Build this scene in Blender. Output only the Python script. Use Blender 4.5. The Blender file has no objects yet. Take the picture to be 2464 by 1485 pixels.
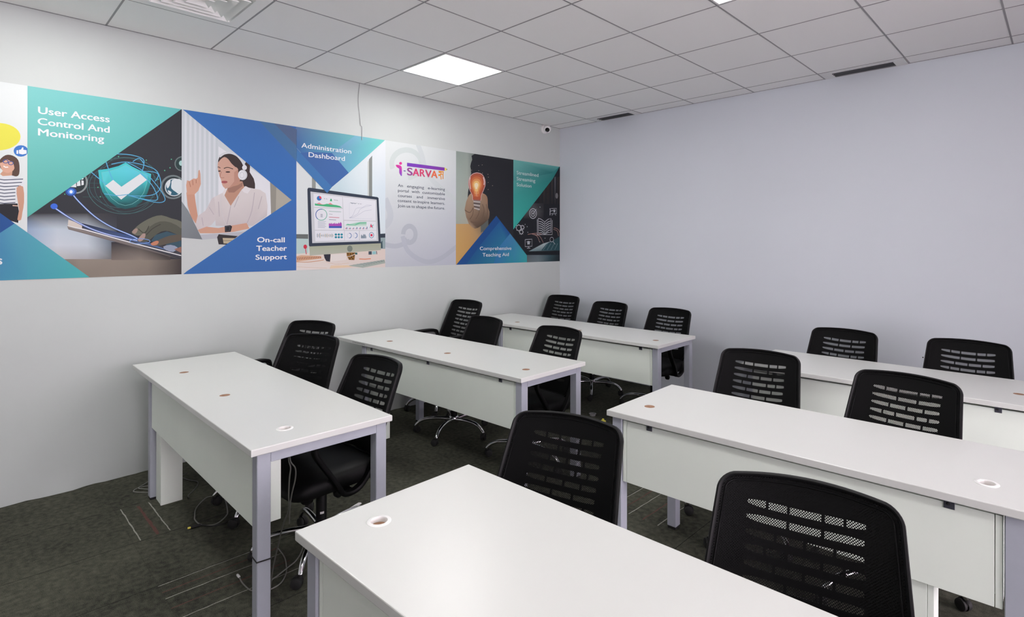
import bpy, bmesh, math, random
from mathutils import Vector, Matrix

# ------------------------------------------------------------------ camera, world, exposure
S = bpy.context.scene
COL = S.collection
cam_d = bpy.data.cameras.new('camera')
cam = bpy.data.objects.new('camera', cam_d); COL.objects.link(cam)
cam_d.sensor_width = 36.0
cam_d.lens = 19.4849
cam_d.shift_x = -0.022647
cam_d.shift_y = -0.064377
cam_d.clip_start = 0.05
cam.matrix_world = Matrix.Translation((4.4322, -5.0615, 1.5115)) @ Matrix.Rotation(0.76343, 4, 'Z') @ Matrix.Rotation(math.pi/2, 4, 'X') @ Matrix.Rotation(0.002055, 4, 'Z')
S.camera = cam
W = bpy.data.worlds.new('world'); S.world = W; W.use_nodes = True
# fill light added to lift ceiling and walls, entering through the open right side;
# tinted pink towards the right for the colour cast
_n = W.node_tree.nodes; _l = W.node_tree.links
_tc = _n.new('ShaderNodeTexCoord'); _sp = _n.new('ShaderNodeSeparateXYZ'); _l.new(_tc.outputs['Generated'], _sp.inputs[0])
_rp = _n.new('ShaderNodeValToRGB'); _l.new(_sp.outputs[0], _rp.inputs[0])
_rp.color_ramp.elements[0].position = 0.25; _rp.color_ramp.elements[0].color = (1.0, 1.0, 1.0, 1)
_rp.color_ramp.elements[1].position = 0.85; _rp.color_ramp.elements[1].color = (1.0, 0.885, 0.975, 1)
_l.new(_rp.outputs[0], _n['Background'].inputs[0])
_n['Background'].inputs[1].default_value = 5.5
S.view_settings.view_transform = 'Standard'
S.view_settings.look = 'None'
S.view_settings.gamma = 1.0
S.view_settings.use_curve_mapping = False
S.view_settings.exposure = 1.0
LAMP_POWER = 9.6

CEIL = 2.893          # ceiling tile height
GX, GY = -0.0338, -4.4016   # origin of the 600 mm ceiling grid
ROOM_X, ROOM_Y = 9.4, -8.4  # right side left open to let the added fill light in

# ------------------------------------------------------------------ materials
def lin(c):
    c = c/255.0
    return c/12.92 if c <= 0.04045 else ((c+0.055)/1.055)**2.4
def rgb(r, g, b): return (lin(r), lin(g), lin(b), 1.0)
def mat(name, col, rough=0.5, metal=0.0, spec=0.5, noise=None, bump=None):
    """principled material; noise=(scale, amount) varies the colour, bump=(scale, strength, dist)"""
    m = bpy.data.materials.new(name); m.use_nodes = True
    nt = m.node_tree; b = nt.nodes['Principled BSDF']
    b.inputs['Base Color'].default_value = col
    b.inputs['Roughness'].default_value = rough
    b.inputs['Metallic'].default_value = metal
    b.inputs['Specular IOR Level'].default_value = spec
    if noise or bump:
        tc = nt.nodes.new('ShaderNodeTexCoord')
    if noise:
        n = nt.nodes.new('ShaderNodeTexNoise'); n.inputs['Scale'].default_value = noise[0]; n.inputs['Detail'].default_value = 6
        nt.links.new(tc.outputs['Object'], n.inputs['Vector'])
        r = nt.nodes.new('ShaderNodeValToRGB')
        k = noise[1]
        r.color_ramp.elements[0].position = 0.3; r.color_ramp.elements[1].position = 0.7
        r.color_ramp.elements[0].color = (col[0]*(1-k), col[1]*(1-k), col[2]*(1-k), 1)
        r.color_ramp.elements[1].color = (min(1, col[0]*(1+k)), min(1, col[1]*(1+k)), min(1, col[2]*(1+k)), 1)
        nt.links.new(n.outputs['Fac'], r.inputs['Fac']); nt.links.new(r.outputs['Color'], b.inputs['Base Color'])
    if bump:
        n2 = nt.nodes.new('ShaderNodeTexNoise'); n2.inputs['Scale'].default_value = bump[0]; n2.inputs['Detail'].default_value = 4
        nt.links.new(tc.outputs['Object'], n2.inputs['Vector'])
        bp = nt.nodes.new('ShaderNodeBump'); bp.inputs['Strength'].default_value = bump[1]; bp.inputs['Distance'].default_value = bump[2]
        nt.links.new(n2.outputs['Fac'], bp.inputs['Height']); nt.links.new(bp.outputs['Normal'], b.inputs['Normal'])
    return m

M = {}
M['wall'] = mat('wall paint white', rgb(180, 186, 183), 0.75, noise=(2.2, 0.02), bump=(9, 0.25, 0.004))
M['partition'] = mat('partition paint pale lavender', rgb(208, 213, 220), 0.6, noise=(1.1, 0.015), bump=(4, 0.08, 0.003))
M['pink_tint_wall'] = mat('mauve pink tint wall', rgb(216, 116, 186), 0.7)
M['front_wall'] = mat('wall paint off white', rgb(240, 240, 240), 0.7)
M['tile'] = mat('ceiling tile', rgb(247, 247, 245), 0.85, bump=(160, 0.12, 0.001))
M['tbar'] = mat('ceiling grid metal', rgb(150, 149, 150), 0.5)
M['laminate'] = mat('white laminate', rgb(208, 210, 206), 0.32, spec=0.45, noise=(1.6, 0.012))
M['edge'] = mat('white edge band', rgb(224, 224, 222), 0.4)
M['panel'] = mat('off white board', rgb(234, 242, 232), 0.5, noise=(3, 0.02))
M['steel'] = mat('grey lavender powder coat', rgb(168, 172, 182), 0.42, noise=(30, 0.02))
M['rubber'] = mat('black rubber', rgb(20, 20, 20), 0.7)
M['black'] = mat('black plastic', rgb(13, 13, 14), 0.5, spec=0.2)
M['blacksoft'] = mat('black satin plastic', rgb(11, 11, 12), 0.55, spec=0.15, bump=(300, 0.1, 0.0005))
M['leather'] = mat('black leatherette', rgb(10, 10, 11), 0.52, spec=0.2, bump=(220, 0.12, 0.0006))
M['chrome'] = mat('chrome', rgb(225, 225, 228), 0.1, metal=1.0)
M['brown'] = mat('raw chipboard brown', rgb(148, 112, 88), 0.8, noise=(90, 0.25))
M['white_plastic'] = mat('white plastic', rgb(228, 228, 226), 0.35)
M['grey_plastic'] = mat('grey plastic', rgb(150, 150, 150), 0.45)
M['bracket'] = mat('dark zinc bracket', rgb(92, 94, 104), 0.4, metal=0.6)
M['vent_dark'] = mat('vent dark', rgb(40, 42, 44), 0.7)
M['cable_grey'] = mat('grey cable', rgb(122, 122, 116), 0.5)
M['cable_black'] = mat('black cable', rgb(26, 26, 26), 0.5)
M['cable_dark'] = mat('dark grey cable', rgb(74, 74, 70), 0.5)
M['yellow'] = mat('yellow plastic', rgb(216, 206, 84), 0.5)
M['ink'] = mat('black marker ink', rgb(50, 50, 60), 0.6)
M['blade'] = mat('vent blade grey', rgb(104, 106, 110), 0.5)
M['glass_black'] = mat('black lens', rgb(8, 8, 10), 0.08)
M['orange'] = mat('terracotta', rgb(186, 128, 108), 0.8)

def carpet_material():
    m = bpy.data.materials.new('charcoal carpet tiles'); m.use_nodes = True
    nt = m.node_tree; N = nt.nodes; L = nt.links; b = N['Principled BSDF']
    b.inputs['Roughness'].default_value = 0.95; b.inputs['Specular IOR Level'].default_value = 0.1
    tc = N.new('ShaderNodeTexCoord')
    def noise(scale, det):
        n = N.new('ShaderNodeTexNoise'); n.inputs['Scale'].default_value = scale; n.inputs['Detail'].default_value = det
        L.new(tc.outputs['Object'], n.inputs['Vector']); return n.outputs['Fac']
    def math_(op, a, b_=None):
        n = N.new('ShaderNodeMath'); n.operation = op
        for i, v in enumerate((a, b_)):
            if v is None: continue
            if isinstance(v, (int, float)): n.inputs[i].default_value = v
            else: L.new(v, n.inputs[i])
        return n.outputs[0]
    fine, mid, big = noise(420, 3), noise(38, 5), noise(2.2, 3)
    r = N.new('ShaderNodeValToRGB'); r.color_ramp.elements[0].position = 0.39; r.color_ramp.elements[1].position = 0.62
    r.color_ramp.elements[0].color = rgb(40, 41, 37); r.color_ramp.elements[1].color = rgb(98, 99, 86)
    v = math_('ADD', math_('MULTIPLY', fine, 0.5), math_('ADD', math_('MULTIPLY', mid, 0.28), math_('MULTIPLY', big, 0.22)))
    L.new(v, r.inputs['Fac'])
    # tile joints every 495 mm
    sx = N.new('ShaderNodeSeparateXYZ'); L.new(tc.outputs['Object'], sx.inputs[0])
    def joint(out, off):
        f = math_('FRACT', math_('DIVIDE', math_('ADD', out, off), 0.495))
        d = math_('ABSOLUTE', math_('SUBTRACT', f, 0.5))
        return math_('GREATER_THAN', d, 0.4962)
    wob = math_('MULTIPLY', math_('SUBTRACT', mid, 0.5), 0.006)
    j = math_('MAXIMUM', joint(math_('ADD', sx.outputs[0], wob), -0.07+4.95), math_('MULTIPLY', joint(math_('ADD', sx.outputs[1], wob), -0.01+9.9), 0.2))
    mx = N.new('ShaderNodeMix'); mx.data_type = 'RGBA'
    L.new(math_('MULTIPLY', j, 0.8), mx.inputs[0]); L.new(r.outputs['Color'], mx.inputs[6]); mx.inputs[7].default_value = rgb(22, 22, 21)
    L.new(mx.outputs[2], b.inputs['Base Color'])
    bp = N.new('ShaderNodeBump'); bp.inputs['Strength'].default_value = 0.5; bp.inputs['Distance'].default_value = 0.003
    L.new(fine, bp.inputs['Height']); L.new(bp.outputs['Normal'], b.inputs['Normal'])
    return m
M['carpet'] = carpet_material()
M['carpet_white'] = mat('carpet pale yarn', rgb(150, 150, 140), 0.95, noise=(150, 0.3))
M['carpet_red'] = mat('carpet red yarn', rgb(88, 56, 50), 0.95, noise=(150, 0.3))

def mesh_fabric_material():
    """black mesh fabric: real see-through holes in a staggered grid (UV in metres)"""
    m = bpy.data.materials.new('black mesh fabric'); m.use_nodes = True
    nt = m.node_tree; N = nt.nodes; L = nt.links; b = N['Principled BSDF']; out = N['Material Output']
    b.inputs['Base Color'].default_value = rgb(11, 11, 12); b.inputs['Roughness'].default_value = 0.6; b.inputs['Specular IOR Level'].default_value = 0.12
    uv = N.new('ShaderNodeUVMap'); uv.uv_map = 'UVMap'
    s = N.new('ShaderNodeSeparateXYZ'); L.new(uv.outputs[0], s.inputs[0])
    def math_(op, a, b_=0.0):
        n = N.new('ShaderNodeMath'); n.operation = op
        for i, v in enumerate((a, b_)):
            if isinstance(v, (int, float)): n.inputs[i].default_value = v
            else: L.new(v, n.inputs[i])
        return n.outputs[0]
    cx = math_('COSINE', math_('MULTIPLY', s.outputs[0], 2*math.pi/0.0066))
    cy = math_('COSINE', math_('MULTIPLY', s.outputs[1], 2*math.pi/0.0066))
    hole = math_('GREATER_THAN', math_('ABSOLUTE', math_('ADD', cx, cy)), 1.02)
    tr = N.new('ShaderNodeBsdfTransparent'); mx = N.new('ShaderNodeMixShader')
    L.new(hole, mx.inputs[0]); L.new(b.outputs[0], mx.inputs[1]); L.new(tr.outputs[0], mx.inputs[2]); L.new(mx.outputs[0], out.inputs[0])
    return m
M['mesh'] = mesh_fabric_material()

def emission(name, col, strength):
    m = bpy.data.materials.new(name); m.use_nodes = True
    b = m.node_tree.nodes['Principled BSDF']
    b.inputs['Base Color'].default_value = (0.8, 0.8, 0.8, 1)
    b.inputs['Emission Color'].default_value = col; b.inputs['Emission Strength'].default_value = strength
    return m

def print_material():
    """printed vinyl: colours stored per corner of the artwork polygons"""
    m = bpy.data.materials.new('printed vinyl'); m.use_nodes = True
    nt = m.node_tree; b = nt.nodes['Principled BSDF']
    a = nt.nodes.new('ShaderNodeAttribute'); a.attribute_name = 'ink'
    nt.links.new(a.outputs['Color'], b.inputs['Base Color'])
    b.inputs['Roughness'].default_value = 0.55; b.inputs['Specular IOR Level'].default_value = 0.2
    return m
M['print'] = print_material()

# ------------------------------------------------------------------ mesh helpers
def obj(name, bm, m, parent=None, smooth=None, loc=None):
    """link a bmesh as ONE mesh object; smooth = auto-smooth angle in degrees"""
    me = bpy.data.meshes.new(name); bm.to_mesh(me); bm.free()
    for x in (m if isinstance(m, (list, tuple)) else [m]): me.materials.append(x)
    if smooth:
        me.shade_smooth()
        me.set_sharp_from_angle(angle=math.radians(smooth))
    o = bpy.data.objects.new(name, me); COL.objects.link(o)
    if parent: o.parent = parent
    if loc: o.location = loc
    return o
def tag(o, label=None, cat=None, group=None, kind=None):
    if label: o['label'] = label
    if cat: o['category'] = cat
    if group: o['group'] = group
    if kind: o['kind'] = kind
    return o
def empty(name, loc=(0, 0, 0), rz=0.0):
    o = bpy.data.objects.new(name, None); COL.objects.link(o)
    o.location = loc; o.rotation_euler = (0, 0, rz); o.empty_display_size = 0.1
    return o
def box(bm, x0, x1, y0, y1, z0, z1, bevel=0.0, seg=2, mi=0):
    r = bmesh.ops.create_cube(bm, size=1.0)
    vs = r['verts']
    for v in vs:
        v.co = Vector((x0 if v.co.x < 0 else x1, y0 if v.co.y < 0 else y1, z0 if v.co.z < 0 else z1))
    fs = list({f for v in vs for f in v.link_faces})
    if bevel > 0:
        es = list({e for v in vs for e in v.link_edges})
        rr = bmesh.ops.bevel(bm, geom=es, offset=bevel, segments=seg, affect='EDGES', profile=0.5)
        fs = rr['faces'] + [f for f in fs if f.is_valid]
    for f in fs:
        if f.is_valid: f.material_index = mi
def tube(bm, pts, rad, n=10, closed=False, caps=True, mi=0):
    """round tube through pts; rad = number or list"""
    P = [Vector(p) for p in pts]; k = len(P)
    R = rad if isinstance(rad, (list, tuple)) else [rad]*k
    rings = []; up = None
    for i in range(k):
        a = P[i-1] if (i > 0 or closed) else P[i]; b = P[(i+1) % k] if (i < k-1 or closed) else P[i]
        t = (b-a).normalized()
        if up is None:
            up = Vector((0, 0, 1)) if abs(t.z) < 0.9 else Vector((1, 0, 0))
        s = t.cross(up).normalized(); up = s.cross(t).normalized()
        rings.append([bm.verts.new(P[i] + (s*math.cos(2*math.pi*j/n) + up*math.sin(2*math.pi*j/n))*R[i]) for j in range(n)])
    for i in range(k if closed else k-1):
        A, B = rings[i], rings[(i+1) % k]
        for j in range(n):
            f = bm.faces.new((A[j], A[(j+1) % n], B[(j+1) % n], B[j])); f.material_index = mi
    if caps and not closed:
        for rg in (rings[0][::-1], rings[-1]): bm.faces.new(rg).material_index = mi
def loft(bm, rings, caps=True, mi=0, closed=True):
    V = [[bm.verts.new(p) for p in r] for r in rings]
    n = len(V[0])
    for a, b in zip(V[:-1], V[1:]):
        for j in range(n if closed else n-1):
            bm.faces.new((a[j], a[(j+1) % n], b[(j+1) % n], b[j])).material_index = mi
    if caps:
        bm.faces.new(V[0][::-1]).material_index = mi; bm.faces.new(V[-1]).material_index = mi
def lathe(bm, prof, n=24, c=(0, 0, 0), mi=0, M4=None):
    """profile [(r, z)] turned round z"""
    rings = []
    for r, z in prof:
        ring = []
        for j in range(n):
            p = Vector((r*math.cos(2*math.pi*j/n), r*math.sin(2*math.pi*j/n), z))
            if M4 is not None: p = M4 @ p
            ring.append(p + Vector(c))
        rings.append(ring)
    loft(bm, rings, True, mi)
def fix(bm):
    bmesh.ops.recalc_face_normals(bm, faces=bm.faces[:])
    return bm
def spline(P, k=6, closed=False):
    P = [Vector(p) for p in P]; n = len(P); out = []
    for i in range(n if closed else n-1):
        a = P[(i-1) % n] if (closed or i > 0) else P[i]; b = P[i]; c = P[(i+1) % n]
        d = P[(i+2) % n] if (closed or i+2 < n) else c
        for j in range(k):
            t = j/k
            out.append(0.5*((2*b) + (c-a)*t + (2*a-5*b+4*c-d)*t*t + (3*b-a-3*c+d)*t**3))
    if not closed: out.append(P[-1])
    return out
ART = [
 (-4.93, -4.771, [
  ('P',[214,226,224,222,228,226,232,238,236,228,236,234],0,[0,12869,1590,12869,1590,24315,0,24315]),('E',[232,228,84],30,[367,21140,1294,21269,369,20352]),
  ('E',[62,122,200],16,[1313,20434,1629,20472,1314,20097]),('P',[240,243,246],0,[1121,20452,1193,20460,1193,20247,1121,20239]),
  ('P',[240,243,246],0,[1223,20480,1313,20516,1373,20663,1422,20636,1410,20520,1556,20505,1556,20306,1374,20236,1223,20267]),
  ('P',[92,70,60],3,[398,19760,660,20112,955,20122,1194,19887,1255,19402,1195,18970,897,18960,457,19323]),
  ('P',[208,160,134],0,[649,19342,956,19291,927,18962,545,18888,428,18998]),
  ('P',[220,172,148],3,[439,19644,660,19910,926,19858,1039,19625,1004,19295,779,19095,556,19172,457,19404]),
  ('P',[92,70,60],0,[427,19723,660,20023,985,19978,1087,19549,1039,19380,985,19718,719,19876,474,19647]),('R',[70,90,150],22,40,0,360,[660,19748,766,19759,661,19651]),
  ('R',[70,90,150],22,40,0,360,[884,19674,985,19685,884,19577]),('L',[245,240,236],0,65,[573,19480,661,19408,767,19435]),
  ('P',[226,229,233],0,[198,18817,662,18898,927,18962,1255,18868,1473,18599,1407,18330,1166,18263,1150,17304,200,17255]),
  ('L',[62,72,96],0,48,[198,18721,604,18675,1406,18791]),('L',[62,72,96],0,48,[199,18529,604,18481,1358,18590]),('L',[62,72,96],0,48,[199,18337,604,18287,1310,18389]),
  ('L',[62,72,96],0,49,[199,18145,604,18093,1077,18175]),('L',[62,72,96],0,48,[199,17952,605,17899,1077,17979]),('L',[62,72,96],0,48,[200,17760,605,17705,1077,17783]),
  ('L',[62,72,96],0,48,[200,17568,605,17511,1078,17587]),('L',[62,72,96],0,48,[200,17376,606,17317,1078,17391]),
  ('P',[36,36,42],0,[200,17255,1168,17346,1234,16858,1199,16201,783,16352,201,16815]),
  ('P',[207,158,132],2,[1124,18260,1407,18347,1451,17444,1379,16823,1319,16385,1163,16396,1234,16940,1173,17510]),('L',[215,180,160],0,65,[959,17213,1186,17200]),
  ('P',[34,84,150],0,[86,17090,1050,16172,89,15212]),('P',[70,130,175,80,145,180,72,150,185,66,140,180],0,[89,15212,1050,16172,1871,15379,93,12735]),
  ('P',[70,135,180,86,160,185,74,178,178,72,148,184],0,[89,15292,1050,16172,4489,12896,92,12815]),
 ]),
 (-4.771, -3.98, [
  ('P',[46,49,55],0,[0,12869,7910,12869,7910,24315,0,24315]),('P',[46,47,52,60,62,68,196,208,218,150,172,200],0,[-3,16774,1338,16827,1340,15865,-2,15840]),
  ('P',[60,62,68,66,66,68,186,198,208,196,208,218],0,[1338,16827,2761,16883,2763,15892,1340,15865]),
  ('P',[66,66,68,46,48,54,60,66,76,186,198,208],0,[2761,16883,4273,16943,4275,15920,2763,15892]),
  ('P',[150,172,200,196,208,218,206,214,222,160,185,210],0,[-2,15840,1340,15865,1341,14903,0,14905]),
  ('P',[196,208,218,186,198,208,200,210,218,206,214,222],0,[1340,15865,2763,15892,2764,14900,1341,14903]),
  ('P',[186,198,208,60,66,76,70,84,100,200,210,218],0,[2763,15892,4275,15920,4277,14897,2764,14900]),
  ('P',[160,185,210,206,214,222,190,188,184,150,150,150],0,[0,14905,1341,14903,1343,13940,1,13971]),
  ('P',[206,214,222,200,210,218,170,170,172,190,188,184],0,[1341,14903,2764,14900,2766,13909,1343,13940]),
  ('P',[200,210,218,70,84,100,80,76,74,170,170,172],0,[2764,14900,4277,14897,4278,13875,2766,13909]),
  ('P',[120,110,100,150,140,128,138,128,116,60,52,48],0,[796,14060,2409,14028,2411,12746,798,12822]),
  ('P',[150,140,128,146,136,124,142,132,120,138,128,116],0,[2409,14028,4138,13993,4140,12665,2411,12746]),
  ('P',[146,136,124,140,130,118,130,120,110,142,132,120],0,[4138,13993,5998,13956,6000,12578,4140,12665]),
  ('P',[140,130,118,52,46,44,46,40,40,130,120,110],0,[5998,13956,8002,13915,8005,12484,6000,12578]),
  ('P',[40,40,46,42,40,42,140,130,120,120,110,102],0,[3997,15090,5573,15093,5575,13905,3999,13938]),
  ('P',[42,40,42,48,44,44,70,64,60,140,130,120],0,[5573,15093,7253,15096,7255,13869,5575,13905]),
  ('P',[60,62,70],0,[1827,16186,2040,16357,4275,15669,7893,14477,7894,13980,1913,15913]),('P',[216,206,196],0,[1869,16463,2523,16204,2523,15897,1836,16104]),
  ('P',[30,36,60,52,80,140,90,120,170,60,70,90],0,[2523,16271,5036,15503,7254,14483,2602,15926]),
  ('P',[225,225,225],0,[1828,16114,2602,15926,5231,15033,7894,14197,7894,14129,5231,14951,2602,15842,1870,16033]),
  ('P',[150,140,135,110,104,100,90,84,82,120,112,108],0,[1806,16075,5231,14951,7894,13887,1870,15868]),
  ('P',[52,82,96],0,[6373,15577,7042,15830,7891,15533,7893,14477,6888,14974,6121,15154]),
  ('P',[104,106,92],2,[5074,15768,5375,16158,5719,16464,6219,16779,6729,16918,7303,16724,7890,16526,7890,16029,7199,16322,6627,16429,6119,16175,5721,15630,5376,15519,5157,15622]),
  ('P',[84,86,74],2,[5377,15241,5770,15749,6119,16175,6627,16490,7251,16447,7890,16029,7891,15533,7199,15832,6731,15825,6272,15456,5921,15124,5524,15105]),
  ('P',[92,84,72],2,[6121,15004,6629,15277,7252,15557,7891,15595,7892,15222,7253,15035,6733,14883,6273,14842]),
  ('P',[160,138,126],2,[5074,15768,5302,16008,5400,15892,5254,15624]),('P',[172,146,136],2,[5401,15270,5646,15629,5820,15661,5771,15332,5524,15123]),
  ('P',[196,130,100],2,[6121,15004,6425,15185,6578,15125,6476,14926,6222,14866]),('L',[60,60,52],3,47,[5424,15981,5770,15690,6019,16173]),
  ('L',[62,62,54],3,48,[5870,15572,6221,15997,6679,16309]),('P',[150,160,180],2,[6836,14791,7254,14912,7678,14726,7413,14420,6993,14546]),
  ('P',[150,104,88],0,[7465,14604,7893,14787,7893,14352]),('R',[70,116,116],40,29,0,360,[4743,18773,6726,18923,4746,16932]),
  ('R',[56,92,94],40,29,0,360,[4743,18831,6367,18956,4746,17078]),('R',[58,100,106],40,29,0,360,[4695,18769,6521,18907,4698,17310]),
  ('R',[52,88,92],40,30,0,360,[4886,18901,6367,19016,4889,16967]),('L',[46,92,90],0,22,[2553,19110,6622,19400]),('L',[46,92,90],0,22,[2553,18775,6623,19036]),
  ('L',[46,92,90],0,22,[2554,18496,6623,18733]),('L',[46,92,90],0,22,[2555,17909,6624,18097]),('E',[90,190,150],6,[4361,20629,4394,20633,4361,20588]),
  ('E',[90,190,150],6,[5861,20560,5896,20564,5861,20518]),('E',[90,190,150],6,[7296,20778,7333,20782,7296,20735]),('E',[90,190,150],6,[7218,20187,7255,20190,7218,20144]),
  ('E',[90,190,150],6,[6905,19973,6941,19976,6905,19930]),('E',[90,190,150],6,[3307,18562,3338,18565,3307,18522]),('E',[90,190,150],6,[3430,17979,3461,17981,3430,17940]),
  ('E',[90,190,150],6,[5105,17870,5138,17872,5105,17829]),('E',[90,190,150],6,[6520,19331,6556,19334,6520,19288]),('E',[90,190,150],6,[1489,18035,1518,18037,1489,17997]),
  ('E',[90,190,150],6,[1698,18021,1727,18023,1698,17983]),('E',[90,190,150],6,[4839,18605,4872,18607,4839,18564]),
  ('P',[70,205,210,70,205,210,70,205,210,70,205,210,40,150,150,28,110,112,24,92,96,22,84,88,22,80,84,22,84,88,30,104,106,40,150,150,64,196,200,64,196,200,64,196,200,64,196,200],0,[4740,20292,5077,20063,5516,19840,6133,19671,6094,18995,5915,18323,5618,17769,5227,17393,4721,17241,4273,17348,3854,17730,3533,18282,3388,18841,3319,19659,3805,19780,4362,20020]),
  ('P',[92,205,220,92,205,220,92,205,220,92,205,220,60,190,190,30,130,130,26,100,104,24,88,92,22,84,88,24,92,96,34,120,120,60,186,184,90,208,214,90,208,214,90,208,214,90,208,214],0,[4740,20146,5077,19928,5492,19719,5938,19611,5894,18980,5716,18370,5421,17877,5081,17592,4721,17475,4366,17584,3993,17910,3716,18409,3569,18912,3486,19533,3897,19657,4362,19875]),
  ('L',[120,190,185],0,23,[4740,20146,5077,19928,5492,19719,5938,19611,5894,18980,5716,18370,5421,17877,5081,17592,4721,17475,4366,17584,3993,17910,3716,18409,3569,18912,3486,19533,3897,19657,4362,19875,4740,20146]),
  ('P',[222,229,230],0,[3679,18692,4083,19098,4515,18686,5526,19616,5893,19248,4507,17854]),('E',[40,52,58],26,[7405,18882,8091,18932,7406,18106]),
  ('R',[112,124,126],30,112,0,360,[7405,18882,8091,18932,7406,18106]),('E',[42,96,116],24,[7458,18867,7966,18905,7459,18282]),
  ('R',[210,220,222],26,55,0,360,[7458,18867,7972,18905,7459,18282]),
  ('P',[214,224,226],2,[7351,19370,7777,19467,7993,19205,7994,18708,7779,18414,7565,18554,7299,18782,7299,19089]),
  ('P',[214,224,226],2,[7011,19067,7246,19361,7194,18958,7063,18765]),('P',[214,224,226],2,[7090,18644,7300,18536,7248,18361,7142,18464]),
  ('E',[38,62,62],22,[7936,20537,8339,20579,7937,20077]),('R',[104,118,118],22,74,0,360,[7936,20537,8361,20582,7937,20053]),
  ('E',[170,210,205],9,[7872,20574,8001,20588,7872,20388]),('E',[36,50,54],24,[2229,18805,2742,18846,2230,18150]),
  ('R',[140,150,150],28,90,0,360,[2229,18805,2759,18847,2230,18128]),('P',[228,234,236],0,[1866,18489,2228,18860,2242,18484]),
  ('P',[228,234,236],0,[2276,18948,2423,18932,2449,18600,2268,18553]),('P',[228,234,236],0,[2488,18937,2597,18918,2606,18667,2493,18625]),
  ('E',[228,234,236],16,[2527,19052,2592,19058,2527,18985]),('L',[64,96,170],4,108,[1200,17191,1954,16564,2910,15960,3996,15522,5377,15199]),
  ('L',[196,214,255],4,49,[1200,17191,1954,16564,2910,15960,3996,15522,5377,15199]),
  ('L',[64,96,170],4,90,[1994,18179,2338,17645,3131,16728,3996,16068,4988,15562,5376,15329]),
  ('L',[186,214,255],4,45,[1994,18179,2338,17645,3131,16728,3996,16068,4988,15562,5376,15329]),('R',[120,160,220],24,41,0,360,[5524,15152,6081,15154,5524,14986]),
  ('L',[90,176,220],4,46,[4220,20786,4979,20816,5663,20628,5713,20157,5615,19790]),
  ('L',[90,176,220],4,46,[3989,20097,4740,20321,5713,20216,6468,19871,6685,18920,6369,18353,5716,18161,4887,18139]),
  ('L',[90,176,220],4,46,[2904,19563,3351,19122,3761,18756]),('L',[90,176,220],4,46,[3690,20295,3897,19571,4060,19096]),
  ('L',[90,176,220],4,47,[5713,19799,6265,19815,6545,19636,6367,19197]),
  ('L',[90,176,220],4,46,[4836,20302,5713,19799,6469,18903,6924,18084,6728,17793,6116,17826,4935,18142]),
  ('L',[90,176,220],4,47,[5032,18119,5717,17953,6420,17921,6471,18239,6165,18941,5516,19722]),('L',[90,176,220],4,46,[3625,18174,4271,18101,4935,18230]),
  ('L',[90,176,220],4,47,[5125,20392,5465,20636,5713,20335]),('E',[40,80,160],16,[1994,18190,2260,18208,1994,17925]),
  ('E',[80,140,230],16,[1994,18190,2165,18201,1994,18013]),('E',[235,245,255],16,[1994,18190,2071,18195,1994,18090]),
  ('E',[60,110,220],16,[1200,17256,1365,17264,1200,17082]),('P',[130,206,202,108,196,194,92,186,172],0,[-75,24388,7976,24401,-100,16446]),
  ('P',[70,135,180,86,160,185,74,182,180,72,150,184],0,[-1501,15212,-540,16172,2899,12878,-1498,12815]),
 ]),
 (-3.98, -3.186, [
  ('P',[206,214,218],0,[0,12869,7940,12869,7940,24315,0,24315]),('P',[200,208,212],0,[39,24443,139,24460,142,16622,52,16619]),
  ('P',[216,222,226],0,[184,24468,285,24486,287,16627,198,16624]),('P',[200,208,212],0,[330,24494,431,24512,434,16631,344,16628]),
  ('P',[216,222,226],0,[476,24520,578,24538,581,16636,491,16633]),('P',[200,208,212],0,[624,24547,727,24565,730,16640,638,16637]),
  ('P',[216,222,226],0,[772,24573,876,24591,878,16645,787,16642]),('P',[200,208,212],0,[922,24599,1025,24618,1028,16649,936,16646]),
  ('P',[216,222,226],0,[1072,24626,1176,24645,1179,16654,1086,16651]),('P',[200,208,212],0,[1222,24653,1327,24671,1330,16658,1237,16656]),
  ('P',[216,222,226],0,[1374,24680,1480,24698,1483,16663,1389,16660]),('P',[200,208,212],0,[1527,24707,1633,24726,1636,16668,1541,16665]),
  ('P',[216,222,226],0,[1680,24734,1787,24753,1790,16673,1695,16670]),('P',[200,208,212],0,[1834,24761,1942,24780,1945,16677,1849,16674]),
  ('P',[216,222,226],0,[1990,24789,2097,24808,2101,16682,2005,16679]),('P',[200,208,212],0,[2146,24817,2254,24836,2257,16687,2161,16684]),
  ('P',[228,231,235],0,[2308,22037,5923,19790,5997,17087,2317,16956]),('P',[176,173,160],0,[5909,19860,7840,18475,5997,16944]),
  ('P',[150,148,138],0,[5909,19860,6381,19397,6343,17386,5997,17158]),('P',[202,207,205],0,[-57,15432,5319,16076,966,12863,-52,12903]),
  ('P',[62,50,50],2,[4187,21135,4461,20852,4436,20363,4725,19902,4819,19176,4386,19096,3933,19353,3677,19745,3740,20161]),
  ('P',[190,146,124],1,[2740,19060,3361,19650,3932,19628,4062,19191,3616,18508,3145,17698,2804,18120,2668,18584]),
  ('P',[160,120,104],0,[2864,19055,3614,19329,3932,19560,3933,19284,3363,18765,2988,18740]),
  ('P',[206,164,146],2,[2310,21035,2256,20494,2323,20167,2384,19871,2482,19611,2544,19314,2679,19076,2987,19078,3487,19374,3753,19751,3764,20575,3358,21149,2983,21412,2613,21337]),
  ('P',[190,144,126],2,[3360,20263,3765,20438,3791,19741,3362,19276,2987,19078,3361,19582]),
  ('P',[56,46,46],2,[2280,20864,2370,21275,2674,21512,3107,21610,3547,21477,3929,21142,4091,20814,3931,20316,3677,19813,3624,20527,3422,20665,3158,20910,2952,21186,2705,21313,2461,21118]),
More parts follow.
